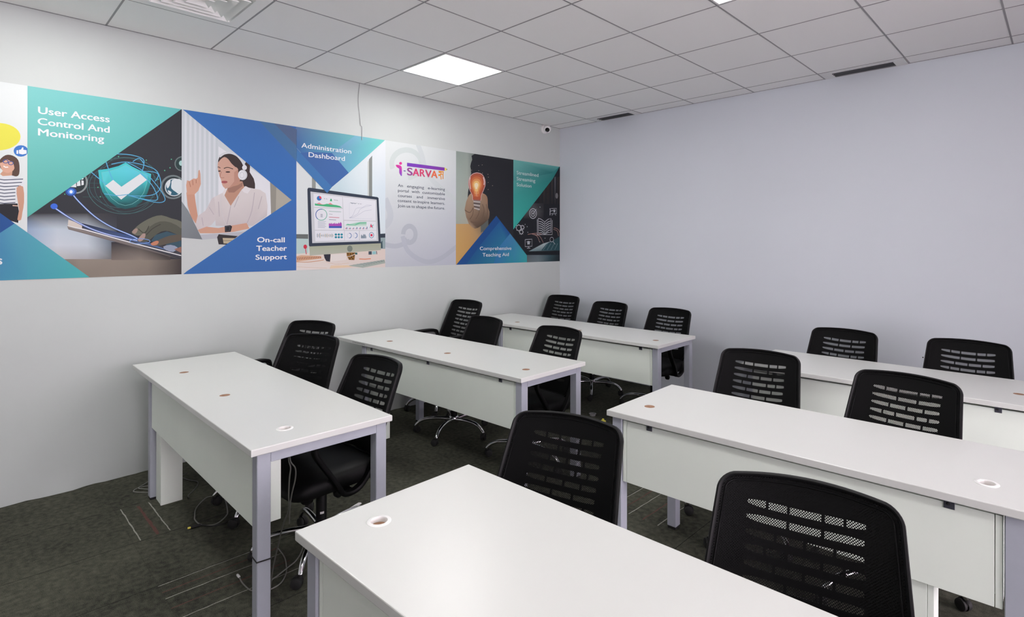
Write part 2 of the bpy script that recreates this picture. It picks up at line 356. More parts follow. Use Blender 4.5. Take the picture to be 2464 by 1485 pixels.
  ('L',[60,46,44],3,54,[2664,20468,2923,20574,3284,20487]),('L',[60,46,44],2,47,[2256,20528,2347,20537,2432,20472]),('E',[60,44,42],10,[2936,20237,3097,20252,2936,20183]),
  ('E',[60,44,42],10,[2372,20251,2463,20260,2372,20205]),('L',[165,115,100],3,34,[2505,20237,2421,19874,2555,19772,2690,19824]),
  ('E',[176,98,98],12,[2709,19482,2918,19499,2709,19381]),('L',[120,60,64],0,27,[2543,19489,2727,19477,2900,19531]),
  ('L',[214,218,222],4,158,[2370,21295,2674,21559,3107,21664,3547,21525,3878,21171,4072,20799]),('E',[226,229,232],16,[4072,20674,4240,20691,4072,20488]),
  ('E',[214,218,222],24,[3944,20111,4267,20140,3945,19726]),('E',[232,235,238],22,[3893,20093,4150,20116,3894,19763]),
  ('R',[196,202,208],22,34,0,360,[3893,20093,4047,20107,3893,19873]),
  ('P',[216,210,208,216,210,208,216,210,208,216,210,208,216,210,208,216,210,208,216,210,208,216,210,208,216,210,208,200,192,192,200,192,192,200,192,192,200,192,192],0,[2025,18343,2618,18715,2741,18454,3127,17765,3869,19005,4386,19194,5178,19097,5583,18842,5735,17929,5689,17147,4653,16342,3367,16278,2137,16283]),
  ('P',[206,198,198],2,[2025,18343,1716,17861,1452,17321,959,16908,845,16383,989,15995,1542,16170,2107,16682]),
  ('P',[228,225,226],1,[3870,18991,4139,19300,4530,19121,4289,18743,4030,18823]),('P',[226,222,222],1,[2588,18713,2740,18993,2925,19060,2680,18450]),
  ('L',[184,176,180],3,48,[3127,17765,2991,16980,2869,16368]),('L',[184,176,180],3,49,[4780,18859,4585,17454,4261,16541]),('L',[184,176,180],3,48,[3679,18512,3365,17675]),
  ('L',[184,176,180],3,47,[2315,18026,2378,16958]),('L',[184,176,180],3,50,[5314,18613,5048,17614]),('L',[184,176,180],3,46,[1248,16853,1337,16265]),
  ('L',[184,176,180],3,46,[1717,17596,2016,17079]),('L',[206,204,206],3,34,[2496,18573,2468,17632,2683,16700,2869,16334]),
  ('P',[202,152,128],1,[284,18559,783,18625,853,17946,987,16974,867,16397,558,16894,364,17661]),
  ('P',[208,160,136],1,[272,19074,328,19413,486,19375,576,19460,724,19576,885,19563,982,19650,1028,20163,1103,20223,1156,19927,1180,19209,1024,18739,783,18449,329,18420]),
  ('L',[168,116,96],0,39,[452,19346,543,18965]),('L',[168,116,96],0,39,[667,19461,697,19106]),('L',[168,116,96],0,39,[885,19511,897,19252]),
  ('P',[208,160,136],1,[989,15963,1542,16203,2319,16120,2746,16230,3493,16383,4228,16540,4424,16129,3368,15869,2746,15792,2018,15735,1134,15723]),
  ('P',[36,36,44],0,[2727,16284,3104,16347,3229,16254,3130,15865,2746,15826]),('P',[70,72,80],0,[2795,16258,3092,16292,3068,15925,2796,15894]),
  ('P',[30,30,38],0,[2826,16218,3061,16251,3037,15959,2826,15935]),('P',[186,188,194],0,[1048,15617,4133,15881,3621,15510,1251,15266]),
  ('P',[136,144,148,128,136,140,118,124,128,126,132,136],0,[-61,18024,416,17276,1280,15292,-57,15413]),
  ('P',[48,44,46],1,[2229,15451,2332,15672,3621,15551,2871,14916,2333,14937]),('P',[190,178,150],0,[2594,15407,3495,15393,2933,15004,2656,15004]),
  ('L',[110,96,84],0,27,[2625,15219,3244,15208]),
  ('P',[64,124,180,62,112,180,58,108,178,50,104,168,52,112,184,52,112,184,56,114,184],0,[16,24435,7927,24381,7951,12784,-13,12754,314,13060,7561,18446,16,24349]),
  ('P',[72,116,160],0,[5086,24344,6148,24348,8781,22157,8783,20746,7996,21504]),('P',[84,104,140],0,[6148,24348,7277,24340,8777,23785,8781,22049]),
 ]),
 (-3.186, -2.386, [
  ('P',[214,226,224,222,230,228,226,233,236,226,230,230],0,[0,12869,8000,12869,8000,24315,0,24315]),
  ('P',[224,230,230,214,228,230,200,222,228,214,228,228],0,[1650,23476,3654,23747,3663,19669,1658,19525]),
  ('P',[214,228,230,228,234,236,220,234,238,200,222,228],0,[3654,23747,5791,24036,5800,19824,3663,19669]),
  ('P',[228,234,236,232,236,238,214,228,236,220,234,238],0,[5791,24036,8073,24344,8084,19989,5800,19824]),
  ('P',[214,228,228,200,222,228,210,226,226,222,230,228],0,[1658,19525,3663,19669,3672,15590,1666,15572]),
  ('P',[200,222,228,220,234,238,214,230,232,210,226,226],0,[3663,19669,5800,19824,5810,15610,3672,15590]),
  ('P',[220,234,238,214,228,236,220,232,236,214,230,232],0,[5800,19824,8084,19989,8094,15632,5810,15610]),
  ('P',[150,156,150],0,[1253,20909,1575,20624,1577,19466,1256,19443]),('P',[138,144,140],0,[6364,22414,6676,22790,6685,19091,6371,19185]),
  ('P',[206,212,208],0,[6227,22173,6364,22357,6371,19015,6234,19120]),('P',[186,210,206],0,[-15,15402,972,15409,975,14106,-12,14120]),
  ('P',[108,114,112],0,[-16,15751,961,15753,962,15383,-15,15402]),('P',[54,64,76],0,[7443,15867,8027,15910,8028,15544,7476,15522]),
  ('P',[150,170,172],0,[7476,15522,8028,15544,8031,14412,7511,14416]),('P',[60,84,92],0,[7510,15050,7703,15281,7737,14588,7511,14589]),
  ('P',[226,216,206,230,214,204,226,210,200,224,212,204,232,224,218],0,[-12,14171,3331,14397,8031,14528,8035,12612,-10,12786]),
  ('L',[204,150,112],3,51,[-11,13545,924,13502,1779,13577,2270,13651]),('P',[214,172,140],0,[14,13991,400,14062,2050,13958,2105,13771,14,13555]),
  ('L',[150,84,60],0,46,[65,13903,132,13696]),('L',[150,84,60],0,47,[204,13906,271,13703]),('L',[150,84,60],0,46,[343,13908,411,13711]),
  ('L',[150,84,60],0,47,[483,13911,551,13718]),('L',[150,84,60],0,47,[624,13914,692,13726]),('L',[150,84,60],0,47,[765,13917,834,13733]),
  ('L',[150,84,60],0,47,[907,13919,976,13741]),('L',[150,84,60],0,47,[1050,13922,1119,13748]),('L',[150,84,60],0,48,[1193,13925,1262,13756]),
  ('L',[150,84,60],0,48,[1337,13928,1407,13764]),('L',[150,84,60],0,47,[1481,13930,1551,13771]),('L',[150,84,60],0,47,[1626,13933,1697,13779]),
  ('L',[150,84,60],0,48,[1772,13936,1843,13787]),('L',[150,84,60],0,48,[1919,13939,1990,13795]),('E',[206,50,72],16,[721,14743,868,14742,722,14566]),
  ('L',[206,60,80],0,62,[743,14628,807,14134]),('L',[216,186,160],3,26,[41,13143,1136,13058,2548,12972]),('L',[214,182,156],3,26,[2436,13498,3334,13261,4492,13340]),
  ('P',[46,48,60],0,[2258,14098,2858,14122,2803,13479,2480,13540,2325,13820]),('P',[232,226,220],0,[2880,14079,4255,14141,4256,13620,2881,13488]),
  ('P',[144,104,46],0,[4267,14224,5085,14236,4996,13577,4491,13604,4302,13949]),('E',[60,42,30],7,[4402,14112,4455,14111,4402,14041]),
  ('E',[60,42,30],7,[4638,14081,4691,14081,4638,14010]),('E',[60,42,30],7,[4876,14133,4929,14133,4876,14061]),('E',[60,42,30],7,[4491,13891,4544,13890,4491,13819]),
  ('E',[60,42,30],7,[4727,13831,4781,13830,4728,13759]),('E',[60,42,30],7,[4936,13939,4990,13938,4936,13867]),('E',[60,42,30],7,[4580,13696,4633,13695,4580,13624]),
  ('E',[60,42,30],7,[4847,13691,4900,13690,4847,13619]),('L',[230,222,214],3,44,[4285,13867,4787,13969,5265,14212]),
  ('P',[60,110,112],0,[5025,14215,5265,14223,5278,14045,5085,14047]),('P',[70,84,96],0,[6338,14313,6651,14321,6652,14025,6339,14030]),
  ('P',[150,200,204],0,[6695,14321,7063,14328,7063,14048,6696,14036]),('L',[50,60,84],0,58,[7114,14334,7159,14047]),
  ('L',[224,148,114],0,90,[5448,13662,5999,13629,6559,13663]),('P',[168,180,170],0,[4375,13112,7915,13555,8001,13240,5755,12893]),
  ('P',[142,156,150],0,[4818,13177,7837,13522,7981,13397,5877,13069]),('L',[188,200,194],0,28,[4997,13199,5816,13082]),('L',[188,200,194],0,28,[5322,13238,6062,13120]),
  ('L',[188,200,194],0,28,[5650,13277,6310,13158]),('L',[188,200,194],0,28,[5981,13316,6560,13197]),('L',[188,200,194],0,28,[6316,13356,6811,13236]),
  ('L',[188,200,194],0,28,[6653,13396,7065,13275]),('L',[188,200,194],0,28,[6995,13437,7321,13315]),('L',[188,200,194],0,28,[7339,13478,7578,13355]),
  ('L',[188,200,194],0,28,[7688,13519,7837,13395]),('L',[206,198,190],0,28,[5755,12881,8001,13228]),('P',[232,206,174],0,[2882,13165,4375,13150,4848,12987,2771,12927]),
  ('P',[52,62,78],0,[880,19390,953,19515,1123,19528,7179,19143,7307,19071,7548,15038,7510,14935,1080,14757,1016,14836]),
  ('P',[204,208,212],0,[1134,19225,7116,18910,7316,15222,1292,15034]),
  ('P',[172,180,156,168,174,152,176,180,164,182,186,172],0,[1027,14762,7548,15027,7556,14416,1092,14021]),('E',[122,132,122],16,[4572,14562,4821,14560,4572,14286]),
  ('P',[230,233,238],0,[1390,19075,3878,18948,3897,18022,1419,17985]),('P',[230,233,238],0,[1419,17917,3927,17941,3988,16167,1503,16122]),
  ('P',[230,233,238],0,[1514,16054,4029,16108,4066,15266,1548,15181]),('P',[230,233,238],0,[3924,18951,7002,18795,7044,17024,4016,17015]),
  ('P',[230,233,238],0,[4045,16934,7044,16949,7090,16195,4076,16142]),('P',[230,233,238],0,[4087,16076,5412,16109,5432,15283,4113,15255]),
  ('P',[230,233,238],0,[5491,16111,7090,16160,7124,15336,5505,15289]),('E',[48,116,186],16,[1865,18720,2067,18732,1866,18524]),
  ('P',[222,74,92],0,[1865,18731,1876,18916,1996,18881,2072,18759,2040,18677]),('E',[60,176,120],16,[2882,18635,2960,18640,2882,18528]),
  ('P',[60,176,120],0,[2759,18532,2881,18673,2994,18534]),('L',[120,128,140],0,37,[2287,18745,2364,18680]),('L',[120,128,140],0,38,[2469,18733,2547,18668]),
  ('L',[120,128,140],0,38,[3141,18688,3220,18623]),('L',[120,128,140],0,38,[3265,18680,3345,18614]),('L',[120,128,140],0,38,[3390,18672,3470,18606]),
  ('P',[236,140,150],1,[1553,18228,1877,18366,2095,18240,2536,18241,2815,18406,3040,18267,3323,18227,2537,18118,1661,18144]),
  ('P',[74,184,130],0,[1499,18283,1823,18237,2205,18214,2536,18305,2871,18258,3323,18238,3666,18168,3868,18037,2537,18060,1499,18115]),
  ('R',[90,180,150],22,48,-80,130,[2054,17379,2527,17397,2055,16923]),('R',[64,104,170],22,58,130,280,[2054,17379,2527,17397,2055,16923]),
  ('L',[150,186,176],0,43,[2705,17682,3771,17683]),('L',[176,184,190],0,42,[2705,17462,3013,17431]),('L',[204,98,110],0,43,[2706,17200,3611,17188]),
  ('L',[130,140,160],0,42,[2706,17001,3326,16978]),('L',[130,150,170],0,26,[1750,16829,2456,16828]),('L',[130,150,170],0,26,[1750,16729,2363,16724]),
  ('L',[130,150,170],0,26,[1750,16628,2457,16625]),('L',[130,150,170],0,26,[1751,16528,2363,16522]),('L',[130,150,170],0,26,[1751,16428,2457,16423]),
  ('L',[130,150,170],0,26,[1751,16327,2363,16319]),('L',[140,150,166],0,48,[1977,17397,2163,17393]),('L',[140,150,166],0,48,[1977,17302,2163,17298]),
  ('L',[140,150,166],0,48,[1977,17206,2163,17202]),('P',[64,94,180],0,[2696,16465,3843,16492,3832,16312,2696,16289]),
  ('P',[176,80,180],0,[2690,16653,2762,16708,2819,16629,2902,16744,2987,16617,3071,16717,3145,16654,3213,16764,3298,16636,3383,16725,3469,16646,3555,16795,3624,16677,3727,16832,3825,16715,3837,16481,2696,16455]),
  ('L',[112,150,160],0,26,[1677,15798,1677,15519]),('L',[96,130,150],0,26,[1736,15828,1737,15493]),('L',[214,170,100],0,26,[1796,15750,1796,15564]),
  ('L',[112,150,160],0,26,[1855,15792,1856,15527]),('L',[96,130,150],0,26,[1915,15866,1916,15462]),('L',[214,170,100],0,26,[1975,15867,1976,15462]),
  ('L',[112,150,160],0,26,[2035,15721,2035,15595]),('L',[96,130,150],0,27,[2095,15738,2096,15582]),('L',[214,170,100],0,26,[2156,15708,2156,15609]),
  ('L',[112,150,160],0,27,[2216,15784,2216,15543]),('L',[96,130,150],0,27,[2277,15706,2277,15614]),('L',[214,170,100],0,26,[2337,15788,2337,15541]),
  ('L',[112,150,160],0,26,[2398,15826,2398,15508]),('L',[96,130,150],0,27,[2459,15756,2459,15573]),('L',[214,170,100],0,27,[2519,15833,2520,15504]),
  ('L',[112,150,160],0,26,[2580,15817,2581,15520]),('L',[96,130,150],0,27,[2642,15709,2642,15619]),('L',[214,170,100],0,27,[2703,15813,2704,15526]),
  ('L',[112,150,160],0,26,[2765,15755,2765,15579]),('L',[96,130,150],0,26,[2826,15786,2827,15552]),('L',[214,170,100],0,27,[2888,15762,2888,15576]),
  ('L',[112,150,160],0,27,[2949,15842,2950,15505]),('L',[96,130,150],0,27,[3011,15794,3012,15550]),('L',[214,170,100],0,27,[3073,15739,3074,15600]),
  ('E',[36,140,160],12,[3311,15760,3420,15762,3312,15668]),('E',[36,140,160],12,[3312,15533,3420,15534,3312,15441]),
  ('E',[36,140,160],12,[3568,15763,3677,15765,3568,15671]),('E',[36,140,160],12,[3569,15535,3678,15536,3569,15443]),
  ('E',[36,140,160],12,[3827,15766,3937,15768,3827,15674]),('E',[36,140,160],12,[3828,15537,3938,15538,3828,15445]),
  ('R',[60,110,170],12,50,-90,90,[4516,15681,4706,15683,4517,15472]),('R',[190,196,214],12,28,90,270,[4516,15681,4706,15683,4517,15472]),
  ('R',[60,110,170],12,50,-90,90,[5064,15703,5256,15705,5064,15492]),('R',[190,196,214],12,28,90,270,[5064,15703,5256,15705,5064,15492]),
  ('L',[80,116,136],0,28,[5627,15452,5626,15740]),('L',[80,116,136],0,28,[5669,15452,5669,15786]),('L',[80,116,136],0,28,[5712,15452,5712,15696]),
  ('L',[80,116,136],0,28,[5755,15453,5755,15680]),('L',[80,116,136],0,28,[5798,15453,5797,15712]),('L',[80,116,136],0,28,[5841,15453,5840,15818]),
  ('L',[80,116,136],0,28,[5884,15454,5883,15826]),('L',[80,116,136],0,28,[5927,15454,5926,15768]),('L',[80,116,136],0,28,[5970,15454,5969,15813]),
  ('L',[80,116,136],0,28,[6013,15454,6013,15802]),('L',[80,116,136],0,28,[6057,15455,6056,15713]),('L',[80,116,136],0,28,[6100,15455,6099,15659]),
  ('R',[44,120,160],22,46,0,360,[6617,15743,6831,15745,6617,15504]),('E',[222,50,90],16,[6617,15743,6730,15744,6617,15629]),('L',[76,98,116],0,44,[4610,18513,4611,18474]),
  ('L',[76,98,116],0,45,[4676,18510,4676,18462]),('L',[76,98,116],0,44,[4741,18506,4741,18435]),('L',[76,98,116],0,44,[4806,18503,4807,18416]),
  ('L',[76,98,116],0,44,[4872,18500,4872,18444]),('L',[76,98,116],0,44,[4938,18497,4938,18454]),('L',[76,98,116],0,45,[5003,18494,5004,18426]),
  ('L',[76,98,116],0,45,[5069,18491,5069,18431]),('L',[76,98,116],0,44,[5135,18487,5135,18456]),('L',[76,98,116],0,44,[5202,18484,5202,18515]),
  ('L',[76,98,116],0,45,[5268,18481,5268,18477]),('L',[76,98,116],0,45,[5334,18478,5335,18434]),('L',[76,98,116],0,45,[5401,18475,5401,18435]),
  ('L',[76,98,116],0,44,[5468,18471,5468,18462]),('L',[76,98,116],0,45,[5535,18468,5535,18427]),('L',[76,98,116],0,45,[5602,18465,5602,18427]),
  ('L',[76,98,116],0,45,[5669,18462,5669,18474]),('L',[176,182,200],3,22,[4513,17196,4838,17429,5136,18024,5682,18133,6174,18382,6611,18347]),
  ('L',[176,182,200],3,22,[4513,17196,4839,17318,5318,17614,5499,17956,5989,18204,6611,18375]),
  ('L',[176,182,200],3,22,[4513,17196,4958,17267,5561,17623,5989,17866,6612,17960]),('L',[190,200,214],0,16,[4510,18491,4513,17185,6676,17166]),
  ('P',[190,226,208,110,196,156,100,194,150,226,236,232,226,236,232],0,[4180,16609,5502,16860,6128,16878,6128,16505,4180,16445]),
  ('P',[120,196,160],0,[4180,16593,4367,16696,4603,16636,5020,16625,5502,16860,6128,16889,6128,16799,5563,16761,5080,16559,4485,16567]),
  ('L',[216,70,110],0,60,[4204,16232,4204,16336]),('L',[60,110,150],0,60,[4297,16233,4297,16381]),('L',[216,70,110],0,60,[4509,16237,4509,16324]),
  ('L',[60,110,150],0,60,[4604,16239,4603,16357]),('L',[216,70,110],0,60,[4817,16243,4817,16304]),('L',[60,110,150],0,60,[4913,16245,4912,16365]),
  ('L',[216,70,110],0,60,[5128,16249,5128,16314]),('L',[60,110,150],0,62,[5225,16251,5224,16416]),('L',[216,70,110],0,62,[5442,16255,5442,16322]),
  ('L',[60,110,150],0,62,[5540,16257,5539,16428]),('L',[216,70,110],0,62,[5759,16261,5759,16335]),('L',[60,110,150],0,62,[5858,16263,5857,16436]),
  ('L',[216,70,110],0,62,[6079,16267,6079,16350]),('L',[60,110,150],0,62,[6179,16269,6178,16481]),
  ('P',[130,190,190],0,[6552,16782,6652,16631,6867,16693,6728,16530,6773,16332,6584,16459,6440,16353,6477,16536]),
  ('P',[226,90,120],0,[6552,16725,6690,16558,6691,16415,6521,16457,6477,16581]),('P',[64,118,176],0,[-2854,24344,2538,19192,2945,19729,-1792,24358]),
  ('P',[84,104,140,100,138,186,120,180,215,122,216,204,116,186,208,92,150,196,66,116,172,62,108,168],0,[-1792,24358,1502,24362,5056,24337,7943,24321,4443,21046,2945,19718,951,21681,-451,23071]),
  ('P',[104,152,192,128,186,210,122,216,204,112,182,206],0,[2939,22579,5056,24337,7943,24321,4455,21047]),
  ('P',[64,106,168],0,[296,22266,1005,22421,2939,22579,4455,21047,2945,19718]),('P',[66,122,180],0,[-659,22302,242,22330,2957,19730,2538,19192,56,21531]),
 ]),
 (-2.386, -1.585, [
  ('P',[198,203,210,196,200,212,220,227,226,224,231,229],0,[0,12869,8010,12869,8010,24315,0,24315]),('R',[207,217,215],40,501,-200,85,[2235,22422,3823,22587,2238,21131]),
  ('L',[209,217,218],4,511,[3461,24386,3928,23438,4266,22352,5086,21183,6491,20257,8250,19193]),('L',[200,206,212],4,636,[-38,19061,470,17917,447,17170,-92,16518]),
  ('R',[187,192,200],30,462,-180,150,[2545,15862,3219,15870,2547,15093]),('L',[188,193,202],4,441,[-148,14930,940,14758,1810,14929,2572,15258]),
  ('L',[190,195,205],4,458,[1808,15690,2254,14491,3224,13707,4694,13229,6365,13652,8261,14805]),
  ('P',[232,62,158],2,[1727,22412,1683,22310,1571,22256,1460,22287,1415,22379,1459,22480,1571,22535,1682,22504]),
  ('P',[214,50,150,220,54,156,226,60,160,214,60,166,128,78,200,120,80,196,124,78,196,170,66,180,226,60,160,222,56,156],2,[1062,22196,1335,22232,1580,22180,1706,22002,1708,21254,1551,21329,1426,21531,1425,21870,1301,21943,1159,22025]),
  ('P',[98,84,160],0,[1895,21784,2130,21783,2130,21697,1895,21698]),('P',[122,66,186,132,64,172,136,62,168,124,66,184],0,[2265,22531,6585,22506,6585,22191,2265,22195]),
  ('P',[232,222,116],0,[6585,22498,6739,22480,6842,22407,6842,22274,6739,22214,6585,22191]),('P',[60,56,60],0,[6821,22430,6924,22352,6821,22272]),
  ('L',[233,146,48],0,98,[5841,22071,6473,22073]),('L',[233,146,48],0,101,[6397,22095,6399,21363]),
  ('L',[233,146,48],3,107,[5866,21950,6118,22007,6179,21889,6043,21753,5827,21713]),('L',[233,146,48],3,98,[5842,21653,6068,21673,6144,21515,6170,21303]),
  ('L',[233,146,48],0,74,[6144,21762,6397,21826]),
 ]),
 (-1.585, -0.784, [
  ('P',[44,46,50],0,[0,12869,8010,12869,8010,24315,0,24315]),('P',[150,164,156,160,172,164,168,180,170,166,180,172],0,[-171,24518,1449,24718,1456,21965,-164,21821]),
  ('P',[160,172,164,96,104,100,90,92,92,168,180,170],0,[1449,24718,3139,24927,3147,22115,1456,21965]),
  ('P',[166,180,172,168,180,170,176,184,172,172,184,176],0,[-164,21821,1456,21965,1464,19212,-157,19125]),
  ('P',[168,180,170,90,92,92,120,116,108,176,184,172],0,[1456,21965,3147,22115,3154,19302,1464,19212]),
  ('P',[172,184,176,176,184,172,180,178,160,170,178,164],0,[-157,19125,1464,19212,1471,16458,-150,16427]),
  ('P',[176,184,172,120,116,108,130,122,110,180,178,160],0,[1464,19212,3154,19302,3162,16489,1471,16458]),
  ('P',[44,46,51],2,[2569,24377,8026,24413,8051,15648,4093,16862,4443,18657,3848,20404,2922,20342,1684,19569,1549,20250,1955,22269,1842,22951,2097,23671]),
  ('P',[206,168,112,200,160,108,202,160,100,208,168,104],0,[-152,16975,1691,17023,1697,14843,-146,14847]),
  ('P',[200,160,108,120,110,96,180,150,110,202,160,100],0,[1691,17023,3624,17073,3630,14840,1697,14843]),
  ('P',[208,168,104,202,160,100,206,164,104,214,172,104],0,[-146,14847,1697,14843,1702,12663,-141,12718]),
  ('P',[202,160,100,180,150,110,190,150,104,206,164,104],0,[1697,14843,3630,14840,3636,12606,1702,12663]),
  ('P',[98,104,100],0,[3275,17372,4327,17671,4329,16868,3859,16414,3278,16139]),
  ('P',[176,150,124,190,160,130,196,160,130,180,140,112,150,116,90,150,126,104,140,118,98,120,100,82,96,80,66,60,52,48,110,90,74,140,116,94,160,134,110],2,[1628,19910,2129,20202,3267,20321,3966,20145,4227,19716,4265,18827,4503,18392,4410,17673,3974,17304,3276,16844,2499,16564,1691,17023,1114,18507]),
  ('L',[112,92,76],3,77,[1136,18423,1799,18192,2245,18732]),('L',[112,92,76],3,78,[2245,18732,2191,18035,1801,17501]),
  ('L',[112,92,76],3,79,[2926,18940,3042,18243,2587,17526]),('L',[112,92,76],3,80,[3502,19145,3737,18448,3448,17553]),
  ('L',[112,92,76],3,80,[4028,19172,4230,18380,4032,17572]),('L',[112,92,76],3,78,[1913,17245,2930,17186,3856,17478]),
  ('P',[176,96,78],2,[2745,22386,3435,22273,3845,21734,3870,21159,3614,20565,3325,20017,3223,19482,2243,19471,2152,19943,1849,20400,1636,20946,1657,21552,2068,22150]),
  ('P',[190,98,66],2,[2732,22222,3338,22122,3697,21647,3719,21143,3495,20620,3242,20138,3152,19668,2290,19656,2210,20072,1942,20474,1755,20955,1773,21489,2135,22015]),
  ('P',[212,120,74],2,[2714,22003,3209,21920,3502,21532,3520,21120,3338,20694,3131,20300,3057,19915,2352,19904,2287,20244,2067,20573,1913,20967,1928,21405,2226,21835]),
  ('P',[232,158,96],2,[2695,21771,3073,21707,3296,21411,3309,21097,3171,20772,3013,20471,2957,20178,2419,20167,2369,20427,2201,20678,2082,20980,2094,21315,2322,21644]),
  ('P',[250,204,130],2,[2677,21540,2937,21494,3090,21290,3100,21073,3004,20849,2896,20642,2857,20439,2486,20431,2451,20610,2334,20784,2252,20993,2260,21225,2418,21452]),
  ('P',[255,240,200],2,[2659,21321,2810,21295,2898,21176,2903,21052,2848,20922,2786,20802,2764,20685,2548,20679,2528,20783,2461,20884,2413,21005,2418,21139,2509,21271]),
  ('L',[226,190,188],3,62,[2745,22386,3435,22273,3845,21734,3870,21159,3614,20565,3325,20017,3223,19482,2243,19471,2152,19943,1849,20400,1636,20946,1657,21552,2068,22150,2745,22386]),
  ('L',[240,226,222],3,107,[3610,21980,3751,21549,3706,21191]),('L',[236,220,214],3,87,[1845,21827,1768,21302,1904,20620]),
  ('L',[235,200,170],0,44,[2604,19971,2636,20672,2752,19893]),('P',[146,136,130],0,[2243,19514,3246,19519,3133,18510,2881,18412,2312,18909]),
  ('L',[214,206,200],0,78,[2266,19359,3200,19340]),('L',[70,60,58],0,78,[2289,19186,3178,19145]),('L',[214,206,200],0,78,[2312,19014,3155,18951]),
  ('L',[70,60,58],0,78,[2335,18841,3133,18756]),('L',[214,206,200],0,78,[2358,18668,3110,18562]),('E',[206,190,176],5,[2010,22578,2055,22582,2011,22543]),
  ('E',[206,190,176],5,[2972,23152,3017,23157,2972,23117]),('E',[206,190,176],5,[3456,23272,3502,23277,3456,23237]),
  ('E',[206,190,176],5,[4255,22347,4302,22352,4255,22312]),('E',[206,190,176],5,[4315,22058,4362,22062,4315,22023]),
  ('E',[206,190,176],5,[4293,21486,4340,21490,4293,21450]),('E',[206,190,176],5,[4283,20736,4330,20739,4283,20700]),
  ('E',[206,190,176],5,[4914,21194,4962,21198,4914,21158]),('E',[206,190,176],5,[3493,22411,3539,22415,3493,22375]),
  ('E',[206,190,176],5,[2973,22626,3019,22631,2973,22591]),
  ('P',[38,90,158,40,88,156,70,150,190,60,182,172,50,110,170,30,78,140],0,[5468,17998,7534,16107,9910,13851,11009,12814,5058,12816,-3,12815]),
  ('P',[34,82,146],0,[5468,17998,6021,17453,3281,14906,1260,12814,-3,12815]),
  ('P',[72,140,188,72,140,188,60,186,172,52,120,178,60,130,184],0,[7534,16107,9103,14617,11009,12814,5058,12816,6029,14767]),
 ]),
 (-0.784, 0, [
  ('P',[33,35,41],0,[0,12869,7840,12869,7840,24315,0,24315]),('P',[70,64,58,70,64,58,40,40,42,40,40,42],0,[4810,22776,5245,22913,5255,19647,4820,19625]),
  ('P',[58,52,44,58,52,44,40,40,42,40,40,42],0,[5392,22827,5981,22978,5991,19685,5401,19655]),
  ('P',[64,60,58,64,60,58,40,40,42,40,40,42],0,[6204,22897,6593,23031,6603,19717,6214,19697]),
  ('P',[98,98,104,98,98,104,40,40,42,40,40,42],0,[6804,22949,7107,23076,7117,19743,6814,19728]),
  ('P',[60,54,52,60,54,52,40,40,42,40,40,42],0,[7336,22995,7857,23142,7868,19782,7346,19755]),
  ('P',[50,46,44,50,46,44,40,40,42,40,40,42],0,[4236,22727,4608,22857,4618,19615,4245,19595]),('E',[130,130,132],16,[7266,20763,7511,20778,7267,20419]),
  ('P',[40,42,46,70,72,76,96,96,98,90,88,88],0,[1613,19555,3257,19641,3260,18770,1616,18700]),
  ('P',[70,72,76,46,46,50,52,54,58,96,96,98],0,[3257,19641,4964,19731,4967,18843,3260,18770]),
  ('P',[90,88,88,96,96,98,48,50,54,44,46,50],0,[1616,18700,3260,18770,3262,17899,1618,17845]),
  ('P',[96,96,98,52,54,58,36,38,44,48,50,54],0,[3260,18770,4967,18843,4969,17955,3262,17899]),
  ('P',[120,190,186,44,140,138,48,140,136,64,190,176,70,176,168],0,[-10,24317,7823,24391,6579,22779,12,16561,2,20309]),
  ('P',[124,200,192,112,190,184,40,128,128,90,170,166],0,[-10,24317,7823,24391,6427,23418,-3,21987]),
  ('P',[52,128,176,60,150,182,60,186,172],0,[-218,15869,119,15592,3068,12812]),('P',[72,140,188,62,186,174,62,150,184],0,[-218,15832,3068,12812,-210,12837]),
  ('P',[124,152,156,190,206,206,70,110,116,30,64,70],0,[2444,14113,4906,15015,7974,15607,7978,14159]),('P',[44,82,90],0,[5416,14946,7973,15913,7978,14180,4548,14190]),
  ('L',[120,150,154],0,59,[4908,14256,5636,15015]),('L',[120,150,154],0,59,[5565,14250,6228,15015]),('L',[120,150,154],0,60,[6231,14245,6829,15015]),
  ('L',[120,150,154],0,60,[6907,14239,7437,15016]),('P',[26,30,36],0,[2035,14059,7978,14118,7980,13568,2172,13752]),
  ('P',[90,104,108,110,126,132,120,136,140,110,120,122],0,[2172,13704,4026,13677,4028,12749,2174,12796]),
  ('P',[110,126,132,60,90,98,50,74,80,120,136,140],0,[4026,13677,5960,13648,5963,12701,4028,12749]),
  ('P',[60,90,98,30,36,42,26,30,36,50,74,80],0,[5960,13648,7980,13619,7983,12650,5963,12701]),('L',[190,150,140],3,58,[2301,16048,3829,16213,4686,16077]),
  ('L',[190,150,140],3,58,[3268,16060,4256,15876,4906,15094]),('L',[190,150,140],3,58,[2989,16105,3830,15872,4258,15191]),
  ('L',[190,150,140],3,60,[6673,16704,7356,16515,7587,15909]),('L',[190,150,140],3,61,[6747,16907,7508,16720,7817,16319]),
  ('R',[196,200,206],22,87,0,360,[3149,18456,3738,18479,3151,17888]),('R',[196,200,206],22,78,0,360,[3149,18456,3484,18469,3150,18131]),
  ('E',[196,200,206],10,[3149,18456,3274,18461,3149,18340]),('L',[196,200,206],0,58,[3149,18456,3708,18984]),
  ('R',[196,200,206],16,75,0,360,[849,16765,1220,16773,850,16449]),('L',[196,200,206],0,86,[1220,16773,1340,16775]),('L',[196,200,206],0,85,[1112,16546,1196,16481]),
  ('L',[196,200,206],0,85,[850,16449,850,16355]),('L',[196,200,206],0,85,[589,16537,505,16469]),('L',[196,200,206],0,84,[481,16757,363,16755]),
